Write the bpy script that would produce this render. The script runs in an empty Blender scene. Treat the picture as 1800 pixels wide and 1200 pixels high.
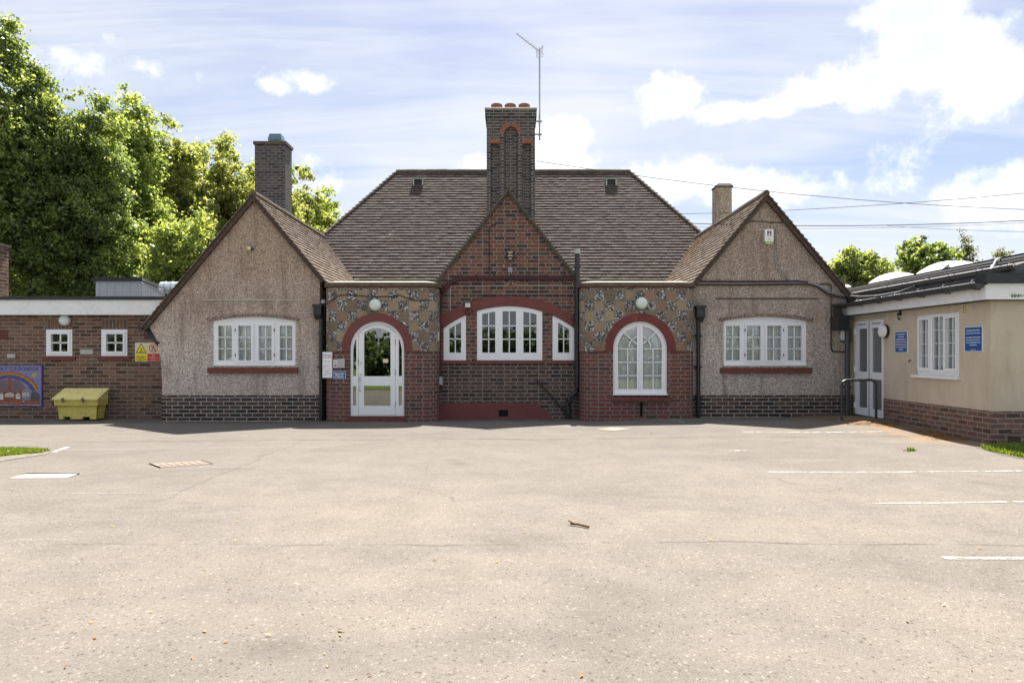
import bpy, math, random
import numpy as np
from mathutils import Vector, geometry
R = math.radians
rng = np.random.default_rng(7)
random.seed(7)
S = bpy.context.scene
COL = S.collection
D0 = 14.6          # camera distance to the gable fronts (plane y = 0)
F = 1200.0         # focal length in photo pixels (24 mm on a 36 mm frame, 1800 px wide)
EYE = 1.41

# ------------------------------------------------------------------ camera, sky, sun, exposure
cam_data = bpy.data.cameras.new("camera"); cam = bpy.data.objects.new("camera", cam_data); COL.objects.link(cam)
cam.location = (0, -D0, EYE); cam.rotation_euler = (R(90), 0, 0)
cam_data.lens = 24; cam_data.sensor_width = 36; cam_data.shift_y = 0.0122
cam_data.clip_start = 0.05; cam_data.clip_end = 3000
S.camera = cam
SUN_EL, SUN_AZ = 62.0, 7.5      # azimuth from +y (behind the school) towards +x
sd = bpy.data.lights.new("sun", 'SUN'); sun = bpy.data.objects.new("sun", sd); COL.objects.link(sun)
sd.energy = 4.8; sd.angle = R(0.5); sd.color = (1.0, 0.945, 0.86)
tosun = Vector((math.sin(R(SUN_AZ))*math.cos(R(SUN_EL)), math.cos(R(SUN_AZ))*math.cos(R(SUN_EL)), math.sin(R(SUN_EL))))
sun.rotation_euler = tosun.to_track_quat('Z', 'Y').to_euler(); sun.location = (6, 30, 60)
S.view_settings.view_transform = 'Standard'; S.view_settings.look = 'None'
S.view_settings.exposure = 1.55; S.view_settings.gamma = 1

class NT:
    """small helper for writing node trees"""
    def __init__(s, nt): s.nt = nt
    def n(s, t, ins=None, **kw):
        nd = s.nt.nodes.new(t)
        for k, v in kw.items(): setattr(nd, k, v)
        if ins:
            for k, v in ins.items():
                sk = nd.inputs[k]
                if isinstance(v, bpy.types.NodeSocket): s.nt.links.new(v, sk)
                elif isinstance(v, bpy.types.Node): s.nt.links.new(v.outputs[0], sk)
                else:
                    if sk.type == 'RGBA' and len(v) == 3: v = (*v, 1)
                    sk.default_value = v
        return nd
    def math(s, op, a, b=0.0, c=0.0, clamp=False):
        nd = s.n('ShaderNodeMath', {0: a, 1: b, 2: c}, operation=op, use_clamp=clamp); return nd.outputs[0]
    def vmath(s, op, a, b=(0, 0, 0)):
        nd = s.n('ShaderNodeVectorMath', {0: a, 1: b}, operation=op)
        return nd.outputs['Value'] if op in ('LENGTH', 'DOT_PRODUCT', 'DISTANCE') else nd.outputs[0]
    def mix(s, f, a, b, t='MIX'):
        nd = s.nt.nodes.new('ShaderNodeMix'); nd.data_type = 'RGBA'; nd.blend_type = t; nd.clamp_factor = True
        for i, v in ((0, f), (6, a), (7, b)):
            if isinstance(v, bpy.types.NodeSocket): s.nt.links.new(v, nd.inputs[i])
            else: nd.inputs[i].default_value = v if i == 0 else (*v[:3], 1)
        return nd.outputs[2]
    def ramp(s, f, stops, interp='LINEAR'):
        nd = s.nt.nodes.new('ShaderNodeValToRGB'); cr = nd.color_ramp; cr.interpolation = interp
        while len(cr.elements) < len(stops): cr.elements.new(0.5)
        for e, (p, c) in zip(cr.elements, stops):
            e.position = p
            if not hasattr(c, '__len__'): c = (c, c, c)
            e.color = (*c[:3], 1)
        s.nt.links.new(f, nd.inputs[0]); return nd.outputs[0]
    def noise(s, vec, scale, detail=3, rough=0.55, dist=0.0):
        return s.n('ShaderNodeTexNoise', {'Vector': vec, 'Scale': scale, 'Detail': detail, 'Roughness': rough, 'Distortion': dist}).outputs[0]
    def mr(s, v, a, b, c=0.0, d=1.0, smooth=False):
        nd = s.n('ShaderNodeMapRange', {0: v, 1: a, 2: b, 3: c, 4: d}, clamp=True)
        if smooth: nd.interpolation_type = 'SMOOTHSTEP'
        return nd.outputs[0]
    def uv(s): return s.n('ShaderNodeUVMap').outputs[0]
    def obj(s): return s.n('ShaderNodeTexCoord').outputs['Object']
    def bump(s, h, strength=0.5, dist=0.01): return s.n('ShaderNodeBump', {'Height': h, 'Strength': strength, 'Distance': dist}).outputs[0]

def pxdir(px, py): return Vector((px-900, F, 622-py)).normalized()

# world: physical sky with a veil of cirrus and banks of cumulus (laid out by compass direction)
w = bpy.data.worlds.new("World"); S.world = w; w.use_nodes = True
w.node_tree.nodes.clear(); t = NT(w.node_tree)
sky = t.n('ShaderNodeTexSky', sky_type='NISHITA', sun_disc=False)
sky.sun_elevation = R(SUN_EL); sky.sun_rotation = R(SUN_AZ); sky.air_density = 1.0; sky.dust_density = 1.2; sky.ozone_density = 1.5
dirv = t.vmath('NORMALIZE', t.n('ShaderNodeTexCoord').outputs['Generated'])
sep = t.n('ShaderNodeSeparateXYZ', {0: dirv})
# cirrus: noise on the plane of the cloud layer, stretched
zc = t.math('ADD', t.math('MAXIMUM', sep.outputs[2], 0.0), 0.16)
pl = t.n('ShaderNodeCombineXYZ', {0: t.math('DIVIDE', sep.outputs[0], zc), 1: t.math('DIVIDE', sep.outputs[1], zc), 2: 0.0}).outputs[0]
mp = t.n('ShaderNodeMapping', {0: pl, 2: (0, 0, R(18)), 3: (0.35, 2.2, 1)}).outputs[0]
c1 = t.noise(mp, 1.5, 7, 0.62, 0.6)
c2 = t.noise(pl, 0.75, 5, 0.5, 0.3)
cir = t.mr(t.math('ADD', t.math('MULTIPLY', c1, 0.6), t.math('MULTIPLY', c2, 0.6)), 0.41, 0.76, 0.08, 0.97, True)
# haze whitening towards the horizon
hz = t.mr(sep.outputs[2], 0.0, 0.30, 0.88, 0.0, True)
cir = t.math('MAXIMUM', cir, hz)
# cumulus banks: (px, py, rx, ry, weight) as directions from the site
BANKS = [(1650,95,140,72,1.2),(1530,140,110,52,1.05),(1740,140,95,85,1.0),(1430,165,85,32,1.0),(1340,192,90,22,.9),(1270,198,70,22,.9),
 (1185,168,62,42,1.0),(1620,15,100,42,1.0),(1790,330,70,50,.5),(540,142,62,26,.75),(490,150,40,14,.6),(975,262,62,48,1.05),(1010,290,45,30,1.0),(850,292,52,22,.9),
 (110,100,110,45,.55),(185,62,34,24,.6),(250,120,60,20,.5),(1180,320,90,36,.75),(1420,330,160,36,.6),(560,320,60,34,.6),(1760,330,110,50,.7),(545,290,40,22,.6)]
wob = t.n('ShaderNodeTexNoise', {'Vector': dirv, 'Scale': 9.0, 'Detail': 8, 'Roughness': 0.62})
wob2 = t.noise(dirv, 38.0, 5, 0.6)
mask = None
for (bx, by, rx, ry, wt) in BANKS:
    c = pxdir(bx, by); k = 1/math.sqrt((bx-900)**2+F**2+(622-by)**2)
    d = t.vmath('SUBTRACT', dirv, tuple(c)); d = t.vmath('MULTIPLY', d, (1/(rx*k), 1/(rx*k*1.2), 1/(ry*k)))
    v = t.math('MULTIPLY', t.math('SUBTRACT', 1.0, t.vmath('LENGTH', d)), wt)
    v = t.math('MAXIMUM', v, -1.0)
    mask = v if mask is None else t.math('SMOOTH_MAX', mask, v, 0.25)
gen = t.mr(t.noise(pl, 0.9, 6, 0.6), 0.44, 0.66, -1.0, 0.5)     # scattered cumulus out of view behind the camera, cover raised as facade fill
back = t.mr(sep.outputs[1], 0.1, -0.2, 0.0, 1.0)
mask = t.math('MAXIMUM', mask, t.math('SUBTRACT', gen, t.math('SUBTRACT', 1.0, back)))
mask = t.math('ADD', mask, t.math('ADD', t.math('MULTIPLY', t.math('SUBTRACT', wob.outputs[0], 0.5), 3.0), t.math('MULTIPLY', t.math('SUBTRACT', wob2, 0.5), 0.9)))
cum = t.mr(mask, -0.12, 0.7, 0.0, 1.0, True)
shade = t.math('MULTIPLY', t.mr(t.noise(t.vmath('ADD', dirv, (0, 0, .03)), 8.0, 6, 0.6), 0.42, 0.62, 0.0, 0.9), t.mr(mask, .2, .8))
cumcol = t.mix(shade, (5.8, 5.8, 5.8), (4.0, 4.12, 4.35))
col = t.mix(cir, t.mix(1.0, sky.outputs[0], (.66, .61, .62), 'MULTIPLY'), (3.95, 4.12, 4.42))
cumcol = t.mix(back, cumcol, (12.5, 12.4, 12.0))  # unseen clouds behind the camera brightened to add fill light on the front
col = t.mix(cum, col, cumcol)
bg = t.n('ShaderNodeBackground', {'Color': col, 'Strength': 0.08})
t.nt.links.new(bg.outputs[0], t.n('ShaderNodeOutputWorld').inputs[0])

# ------------------------------------------------------------------ materials
M = {}
def material(name, fn, rough=0.8, spec=0.3):
    m = bpy.data.materials.new(name); m.use_nodes = True; nt = m.node_tree; nt.nodes.clear(); t = NT(nt)
    out = t.n('ShaderNodeOutputMaterial')
    r = fn(t)
    if isinstance(r, bpy.types.Node): nt.links.new(r.outputs[0], out.inputs[0])
    else:
        if isinstance(r, bpy.types.NodeSocket) and r.type == 'SHADER': nt.links.new(r, out.inputs[0])
        else:
            if not isinstance(r, dict): r = {'Base Color': r}
            d = {'Roughness': rough, 'Specular IOR Level': spec}; d.update(r)
            nt.links.new(t.n('ShaderNodeBsdfPrincipled', d).outputs[0], out.inputs[0])
    M[name] = m; return m

def plain(name, col, rough=0.6, spec=0.4, metal=0.0, var=0.12, scale=6.0, bump=0.0, dirt=None, dirt_amt=0.5):
    def fn(t):
        o = t.obj(); n = t.noise(o, scale, 5, 0.6)
        c = t.mix(t.mr(n, 0.3, 0.7), tuple(x*(1-var) for x in col), tuple(min(1, x*(1+var)) for x in col))
        if dirt:
            n2 = t.noise(o, scale*2.7, 6, 0.7, 0.5); c = t.mix(t.math('MULTIPLY', t.mr(n2, 0.5, 0.72), dirt_amt), c, dirt)
        d = {'Base Color': c, 'Metallic': metal, 'Roughness': t.mr(n, 0.3, 0.7, max(0, rough-0.08), rough+0.08)}
        if bump: d['Normal'] = t.bump(t.noise(o, scale*12, 4, 0.6), bump, 0.01)
        return d
    return material(name, fn, rough, spec)

def brick(name, stops, mortar=(0.30, 0.265, 0.235), bw=0.245, row=0.083, mort=0.011, squash=1.0, sf=2, stain=(0.05, 0.045, 0.04), stain_amt=0.5, rot=False, vary=0.5, patch=None):
    def fn(t):
        uv = t.uv()
        jit = t.n('ShaderNodeTexNoise', {'Vector': uv, 'Scale': 9.0, 'Detail': 2.0})
        uvj = t.vmath('ADD', uv, t.vmath('MULTIPLY', t.vmath('SUBTRACT', jit.outputs[1], (0.5, 0.5, 0.5)), (0.012, 0.010, 0)))
        b = t.n('ShaderNodeTexBrick', {'Vector': uvj, 'Color1': (0, 0, 0), 'Color2': (1, 1, 1), 'Mortar': (0.5, 0.5, 0.5), 'Scale': 1.0,
                'Mortar Size': mort, 'Mortar Smooth': 0.25, 'Bias': 0.0, 'Brick Width': bw, 'Row Height': row}, offset=0.5, squash=squash, squash_frequency=sf)
        g = b.outputs[0]
        face = t.ramp(g, stops)
        fine = t.noise(uv, 55, 4, 0.7)
        face = t.mix(0.6, face, t.ramp(fine, [(0.3, 0.45), (0.7, 1.25)]), 'MULTIPLY')
        big = t.noise(t.obj(), 1.7, 5, 0.65)
        face = t.mix(t.math('MULTIPLY', t.mr(big, 0.45, 0.72), stain_amt), face, stain)
        if patch: face = t.mix(t.math('MULTIPLY', t.mr(t.noise(t.vmath('ADD', t.obj(), (7, 3, 5)), 1.1, 4, 0.6), 0.48, 0.62), patch[1]), face, patch[0])
        mc = t.mix(t.mr(t.noise(uv, 14, 4, 0.7), 0.35, 0.7), mortar, tuple(x*0.45 for x in mortar))
        c = t.mix(b.outputs[1], face, mc)
        h = t.math('ADD', t.math('MULTIPLY', b.outputs[1], -1.0), t.math('MULTIPLY', fine, 0.35))
        return {'Base Color': c, 'Roughness': 0.88, 'Normal': t.bump(h, 0.7, 0.008)}
    return material(name, fn, 0.88, 0.25)

DKBR = [(0.0, (0.035, 0.026, 0.026)), (0.3, (0.055, 0.04, 0.038)), (0.6, (0.085, 0.055, 0.045)), (0.85, (0.12, 0.075, 0.058)), (1.0, (0.07, 0.055, 0.06))]
brick('brick_plinth', DKBR, mortar=(.44,.40,.36))
brick('brick_centre', [(0, (.045,.035,.035)), (.35, (.085,.055,.048)), (.6, (.11,.072,.06)), (.8, (.125,.075,.06)), (1, (.07,.05,.05))], squash=0.62)
brick('brick_gable', [(0, (.055,.04,.038)), (.3, (.09,.055,.045)), (.45, (.185,.075,.055)), (.75, (.225,.085,.06)), (1, (.165,.08,.06))], squash=0.62)
brick('brick_porch', [(0, (.085,.055,.052)), (.3, (.145,.068,.056)), (.6, (.185,.078,.062)), (1, (.14,.072,.062))], squash=0.62, patch=((.21,.055,.045), 0.6), stain_amt=0.6, mortar=(.30,.24,.21))
brick('brick_extension', [(0, (.07,.045,.035)), (.3, (.13,.075,.055)), (.55, (.19,.105,.075)), (.8, (.24,.14,.10)), (1, (.13,.10,.085))], mortar=(.36,.29,.225), bw=0.27, row=0.085)
brick('brick_annexe', [(0, (.10,.06,.05)), (.3, (.18,.10,.08)), (.6, (.24,.13,.10)), (1, (.17,.12,.10))], mortar=(.36,.30,.24), bw=0.23, row=0.079)
brick('brick_chimney', [(0, (.038,.036,.042)), (.35, (.064,.058,.064)), (.6, (.096,.078,.077)), (.85, (.122,.096,.088)), (1, (.072,.066,.074))], mortar=(.30,.285,.27))
brick('brick_soldier', [(0, (.12,.06,.05)), (.5, (.2,.10,.07)), (1, (.15,.09,.07))], bw=0.083, row=0.30, mort=0.010)
plain('red_paint', (.165, .052, .048), 0.6, 0.3, var=0.15, scale=4, dirt=(.09, .04, .035), dirt_amt=0.5, bump=0.15)
plain('red_tile', (.155, .052, .042), 0.7, 0.3, var=0.25, scale=18, dirt=(.08, .04, .03), dirt_amt=0.6, bump=0.3)
plain('orange_brick', (.30, .125, .085), 0.85, 0.2, var=0.3, scale=20, dirt=(.1, .06, .05), bump=0.4)
plain('stone_coping', (.115, .10, .08), 0.9, 0.2, var=0.25, scale=5, dirt=(.035, .033, .03), dirt_amt=0.75, bump=0.4)
plain('white_paint', (.80, .81, .83), 0.35, 0.5, var=0.02, scale=3, dirt=(.55, .55, .52), dirt_amt=0.15)
plain('white_fascia', (.78, .78, .79), 0.45, 0.4, var=0.03, scale=2, dirt=(.45, .44, .36), dirt_amt=0.4)
plain('black_iron', (.018, .019, .021), 0.38, 0.5, var=0.3, scale=14, dirt=(.06, .055, .05), dirt_amt=0.4)
plain('grey_gutter', (.045, .047, .052), 0.45, 0.5, var=0.3, scale=7, dirt=(.10, .095, .085), dirt_amt=0.5)
plain('maroon_conduit', (.06, .018, .022), 0.55, 0.4, var=0.3, scale=9, dirt=(.03, .02, .02))
plain('dark_trim', (.028, .029, .033), 0.6, 0.4, var=0.2, scale=3, dirt=(.09, .09, .09), dirt_amt=0.3)
plain('lamp_glass', (.62, .70, .64), 0.25, 0.5, var=0.04)
plain('grey_plastic', (.28, .28, .30), 0.5, 0.4, var=0.06)
plain('light_plastic', (.60, .60, .58), 0.5, 0.4, var=0.06, scale=20)
plain('weathered_plate', (.42, .43, .40), 0.7, 0.3, var=0.2, scale=30, dirt=(.25, .22, .18))
plain('steel', (.55, .55, .56), 0.3, 0.5, metal=1.0, var=0.1)
plain('grey_metal', (.42, .45, .47), 0.45, 0.5, metal=0.1, var=0.08, scale=4)
plain('blue_grey_metal', (.13, .19, .26), 0.35, 0.5, metal=0.4, var=0.12)
plain('duct_metal', (.72, .75, .78), 0.3, 0.5, metal=0.8, var=0.06)
plain('terracotta', (.25, .115, .10), 0.85, 0.2, var=0.25, scale=15, dirt=(.10, .06, .05))
plain('yellow_plastic', (.62, .53, .12), 0.42, 0.4, var=0.10, scale=5, dirt=(.24, .22, .09), dirt_amt=0.65)
plain('yellow_lid', (.74, .65, .25), 0.5, 0.4, var=0.08, scale=5, dirt=(.42, .40, .22), dirt_amt=0.4)
plain('sign_white', (.80, .80, .80), 0.4, 0.4, var=0.01)
plain('sign_blue', (.012, .085, .30), 0.4, 0.4, var=0.03)
plain('sign_yellow', (.75, .66, .02), 0.4, 0.4, var=0.02)
plain('sign_cream', (.72, .62, .42), 0.4, 0.4, var=0.03)
plain('sign_red', (.55, .045, .04), 0.4, 0.4, var=0.02)
plain('sign_black', (.012, .012, .014), 0.4, 0.4, var=0.02)
plain('alarm_pink', (.6, .25, .35), 0.4, 0.4, var=0.02)
plain('alarm_green', (.45, .48, .22), 0.4, 0.4, var=0.1)
plain('bark', (.075, .058, .042), 0.95, 0.1, var=0.35, scale=5, bump=0.6)
plain('wood_stick', (.16, .085, .04), 0.9, 0.2, var=0.3, scale=20, bump=0.5)
plain('concrete_lid', (.31, .305, .285), 0.9, 0.2, var=0.12, scale=12, dirt=(.25, .23, .2), bump=0.3)
plain('rust_iron', (.22, .165, .135), 0.85, 0.2, var=0.3, scale=14, dirt=(.12, .08, .06), bump=0.4)
plain('dark_gap', (.012, .012, .012), 0.95, 0.1, var=0.1)
plain('room_dark', (.030, .032, .032), 0.9, 0.1, var=0.3, scale=1.5)
plain('soil', (.165, .145, .12), 0.95, 0.1, var=0.3, scale=10)
plain('rooflight_dome', (.80, .79, .76), 0.3, 0.5, var=0.04)
plain('felt_roof', (.11, .11, .115), 0.8, 0.3, var=0.2, scale=2)
plain('cable_black', (.02, .02, .022), 0.5, 0.4, var=0.2)
plain('cable_grey', (.22, .22, .22), 0.5, 0.4, var=0.2)
plain('paint_white_worn', (.66, .65, .62), 0.8, 0.2, var=0.1, scale=8)

def fn(t):   # net curtain behind glass, shade of its folds painted in as tone bands
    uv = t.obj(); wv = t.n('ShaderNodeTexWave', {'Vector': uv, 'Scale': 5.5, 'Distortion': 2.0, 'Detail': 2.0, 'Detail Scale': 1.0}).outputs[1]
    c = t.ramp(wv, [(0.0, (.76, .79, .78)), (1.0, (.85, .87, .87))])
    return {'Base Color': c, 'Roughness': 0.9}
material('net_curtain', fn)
material('frosted_glass', lambda t: {'Base Color': t.mix(t.noise(t.obj(), 60, 4, .7), (.10, .105, .105), (.20, .205, .205)), 'Roughness': .22}, .22, .6)
def fn(t):
    wv = t.n('ShaderNodeTexWave', {'Vector': t.obj(), 'Scale': 9.0, 'Distortion': 0.3}, bands_direction='Y').outputs[1]
    return {'Base Color': t.ramp(wv, [(0.0, (.50, .60, .57)), (.4, (.78, .85, .82)), (1.0, (.86, .90, .88))]), 'Roughness': 0.9}
material('vertical_blind', fn)

def fn(t):   # window glass: looks through, with a mirror layer
    n = t.bump(t.noise(t.obj(), 3.0, 2, 0.5), 0.04, 0.02)
    tr = t.n('ShaderNodeBsdfTransparent', {'Color': (.95, .965, .965)})
    gl = t.n('ShaderNodeBsdfGlossy', {'Color': (.95, .98, 1.0), 'Roughness': 0.015, 'Normal': n})
    fr = t.n('ShaderNodeFresnel', {'IOR': 1.55})
    f = t.math('ADD', t.math('MULTIPLY', fr.outputs[0], 1.5), 0.05, clamp=True)
    return t.n('ShaderNodeMixShader', {0: f, 1: tr.outputs[0], 2: gl.outputs[0]})
material('window_glass', fn)
def fn(t):
    tr = t.n('ShaderNodeBsdfTransparent', {'Color': (.45, .50, .46)})
    gl = t.n('ShaderNodeBsdfGlossy', {'Color': (.9, .95, .9), 'Roughness': 0.01})
    return t.n('ShaderNodeMixShader', {0: 0.26, 1: tr.outputs[0], 2: gl.outputs[0]})
material('door_glass', fn)

def dash(name, a, b, c, tone):   # pebbledash
    def fn(t):
        o = t.obj()
        v = t.n('ShaderNodeTexVoronoi', {'Vector': o, 'Scale': 76.0})
        r = t.n('ShaderNodeSeparateColor', {0: v.outputs['Color']}).outputs[0]
        st = t.ramp(r, [(0.0, a), (0.28, tuple(x*.55 for x in b)), (0.5, b), (0.72, c), (0.90, (.74, .68, .62)), (1.0, (.86, .82, .77))])
        gap = t.mr(v.outputs['Distance'], 0.35, 0.75)
        col = t.mix(t.math('MULTIPLY', gap, 0.45), st, tuple(x*.35 for x in b))
        z = t.n('ShaderNodeSeparateXYZ', {0: o}).outputs[2]
        n = t.noise(t.vmath('MULTIPLY', o, (1, 1, .6)), 1.3, 6, 0.6)
        # rain-weathered: browner high on the gable, washed paler low down
        up = t.mr(t.math('ADD', z, t.math('MULTIPLY', t.math('SUBTRACT', n, 0.5), 2.2)), 1.2, 3.4)
        col = t.mix(1.0, col, t.mix(up, (1.05, 1.05, 1.06), tone), 'MULTIPLY')
        streak = t.noise(t.vmath('MULTIPLY', o, (5, 5, .7)), 1.0, 5, 0.65)
        col = t.mix(t.math('MULTIPLY', t.mr(streak, 0.50, 0.70), 0.60), col, (.17, .12, .09))
        lint = t.math('MULTIPLY', t.mr(t.math('ABSOLUTE', t.math('SUBTRACT', z, 2.42)), .45, .0), t.mr(t.noise(t.vmath('ADD', o, (3, 0, 1)), 1.6, 6, .7), .40, .62))
        col = t.mix(t.math('MULTIPLY', lint, .45), col, (.16, .10, .075))
        damp = t.math('MULTIPLY', t.mr(z, 1.0, .45), t.mr(t.noise(o, 4, 5, .7), .35, .65))
        col = t.mix(t.math('MULTIPLY', damp, .3), col, (.20, .19, .15))
        return {'Base Color': col, 'Roughness': 0.92, 'Normal': t.bump(t.math('SUBTRACT', 1.0, v.outputs['Distance']), 0.55, 0.010)}
    return material(name, fn, 0.9, 0.2)
dash('pebbledash_warm', (.34, .25, .205), (.56, .46, .395), (.68, .60, .53), (.80, .70, .62))
dash('pebbledash_grey', (.32, .25, .21), (.53, .455, .39), (.66, .59, .52), (.78, .69, .63))
dash('pebbledash_stained', (.16, .10, .08), (.27, .19, .155), (.36, .28, .235), (.7, .58, .52))
dash('render_rough', (.36, .30, .22), (.44, .38, .29), (.50, .44, .34), (.95, .9, .85))

def fn(t):   # chequer of knapped flint and squared stone
    CE = 0.215
    uv = t.uv()
    wb = t.n('ShaderNodeTexNoise', {'Vector': uv, 'Scale': 6.0, 'Detail': 3.0}).outputs[1]
    uvd = t.vmath('ADD', uv, t.vmath('MULTIPLY', t.vmath('SUBTRACT', wb, (.5, .5, .5)), (.042, .036, 0)))
    sc = t.vmath('MULTIPLY', uvd, (1/CE, 1/CE, 0)); cell = t.vmath('FLOOR', sc); fr = t.vmath('FRACTION', sc)
    cs = t.n('ShaderNodeSeparateXYZ', {0: cell})
    par = t.math('MODULO', t.math('ADD', t.math('ADD', cs.outputs[0], cs.outputs[1]), 400.0), 2.0)
    wn = t.n('ShaderNodeTexWhiteNoise', {0: cell}, noise_dimensions='2D')
    stone = t.ramp(wn.outputs[0], [(0, (.19, .145, .10)), (.25, (.28, .21, .135)), (.45, (.38, .30, .19)), (.6, (.22, .16, .115)), (.75, (.31, .18, .12)), (.9, (.21, .165, .125)), (1, (.42, .345, .23))])
    stone = t.mix(0.7, stone, t.ramp(t.noise(uv, 26, 6, 0.75), [(.3, .35), (.7, 1.4)]), 'MULTIPLY')
    v = t.n('ShaderNodeTexVoronoi', {'Vector': uv, 'Scale': 34.0})
    ve = t.n('ShaderNodeTexVoronoi', {'Vector': uv, 'Scale': 34.0}, feature='DISTANCE_TO_EDGE')
    rr = t.n('ShaderNodeSeparateColor', {0: v.outputs['Color']}).outputs[0]
    fl = t.ramp(rr, [(0, (.035, .035, .040)), (.3, (.085, .085, .10)), (.40, (.17, .17, .19)), (.55, (.34, .33, .32)), (.70, (.58, .56, .53)), (.90, (.78, .75, .71))], 'CONSTANT')
    fl = t.mix(t.mr(ve.outputs[0], 0.02, 0.12), (.22, .19, .155), fl)
    isst = t.mr(par, 0.4, 0.6)
    col = t.mix(isst, fl, stone)
    # joints round each square
    fs = t.n('ShaderNodeSeparateXYZ', {0: fr})
    ex = t.math('MINIMUM', fs.outputs[0], t.math('SUBTRACT', 1.0, fs.outputs[0])); ey = t.math('MINIMUM', fs.outputs[1], t.math('SUBTRACT', 1.0, fs.outputs[1]))
    e = t.math('MINIMUM', ex, ey)
    col = t.mix(t.math('MULTIPLY', t.mr(e, 0.07, 0.0), 0.7), col, (.19, .165, .135))
    big = t.noise(t.obj(), 2.2, 5, 0.65)
    col = t.mix(t.math('MULTIPLY', t.mr(big, 0.48, 0.75), 0.5), col, (.05, .042, .035))
    h = t.math('ADD', t.math('MULTIPLY', t.mr(ve.outputs[0], 0, .2), t.math('SUBTRACT', 1.0, isst)), t.math('MULTIPLY', t.noise(uv, 30, 4, .7), .5))
    return {'Base Color': col, 'Roughness': 0.8, 'Normal': t.bump(h, 0.7, 0.015)}
material('flint_chequer', fn, 0.75, 0.35)

def fn(t):   # plain clay tiles, each with its own tint, lichen and moss
    a = t.n('ShaderNodeAttribute', attribute_name='tint').outputs[2]
    o = t.obj()
    c = t.ramp(a, [(0, (.06, .05, .045)), (.3, (.080, .066, .060)), (.6, (.102, .085, .077)), (.85, (.125, .105, .095)), (1, (.16, .138, .125))])
    n = t.noise(o, 22, 6, 0.75)
    c = t.mix(t.mr(n, 0.56, 0.72, 0, .5), c, (.26, .235, .20))
    m = t.noise(o, 1.4, 6, 0.7)
    c = t.mix(t.mr(m, 0.50, 0.74, 0, .40), c, (.10, .055, .038))
    k = t.noise(t.vmath('ADD', o, (9, 4, 2)), 3.1, 6, 0.75)
    c = t.mix(t.mr(k, 0.60, 0.74, 0, .6), c, (.035, .033, .028))
    return {'Base Color': c, 'Roughness': 0.9, 'Normal': t.bump(n, 0.5, 0.01)}
material('roof_tile', fn, 0.9, 0.2)
def fn(t):
    a = t.n('ShaderNodeAttribute', attribute_name='tint').outputs[2]; o = t.obj()
    c = t.ramp(a, [(0, (.10, .078, .065)), (.5, (.145, .118, .10)), (1, (.20, .168, .145))])
    n = t.noise(o, 22, 6, 0.75)
    c = t.mix(t.mr(n, 0.5, 0.70, 0, .6), c, (.38, .32, .25))
    y = t.n('ShaderNodeSeparateXYZ', {0: o}).outputs[1]
    moss = t.math('MULTIPLY', t.mr(t.noise(o, 1.2, 6, 0.7), 0.40, 0.60), t.mr(y, 2.0, 5.0))
    c = t.mix(t.math('MULTIPLY', moss, t.mr(t.n('ShaderNodeSeparateXYZ', {0: o}).outputs[0], -2, 2, .12, .8)), c, (.24, .13, .055))
    return {'Base Color': c, 'Roughness': 0.9, 'Normal': t.bump(n, 0.5, 0.01)}
material('wing_tile', fn, 0.9, 0.2)
plain('ridge_tile', (.12, .10, .085), 0.9, 0.2, var=0.3, scale=6, dirt=(.05, .045, .04), bump=0.4)
plain('verge_mortar', (.085, .058, .045), 0.9, 0.2, var=0.3, scale=9, dirt=(.2, .17, .14), bump=0.4)

def fn(t):   # smooth cream render with streaks and patches
    o = t.obj(); n = t.noise(o, 1.1, 6, 0.6); s = t.noise(t.vmath('MULTIPLY', o, (2.2, 2.2, .7)), 1.8, 6, 0.7)
    c = t.mix(t.mr(n, .35, .65), (.59, .51, .405), (.54, .46, .365))
    c = t.mix(t.mr(s, .45, .68, 0, .5), c, (.42, .33, .23))
    g = t.noise(t.vmath('ADD', o, (4, 1, 8)), 2.2, 6, .7)
    c = t.mix(t.mr(g, .55, .75, 0, .45), c, (.44, .42, .30))
    c = t.mix(t.mr(t.noise(o, 40, 3, .6), .4, .7, 0, .12), c, (.2, .15, .1))
    return {'Base Color': c, 'Roughness': 0.85, 'Normal': t.bump(t.noise(o, 60, 4, .6), .25, .01)}
material('cream_render', fn, .85, .2)

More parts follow.
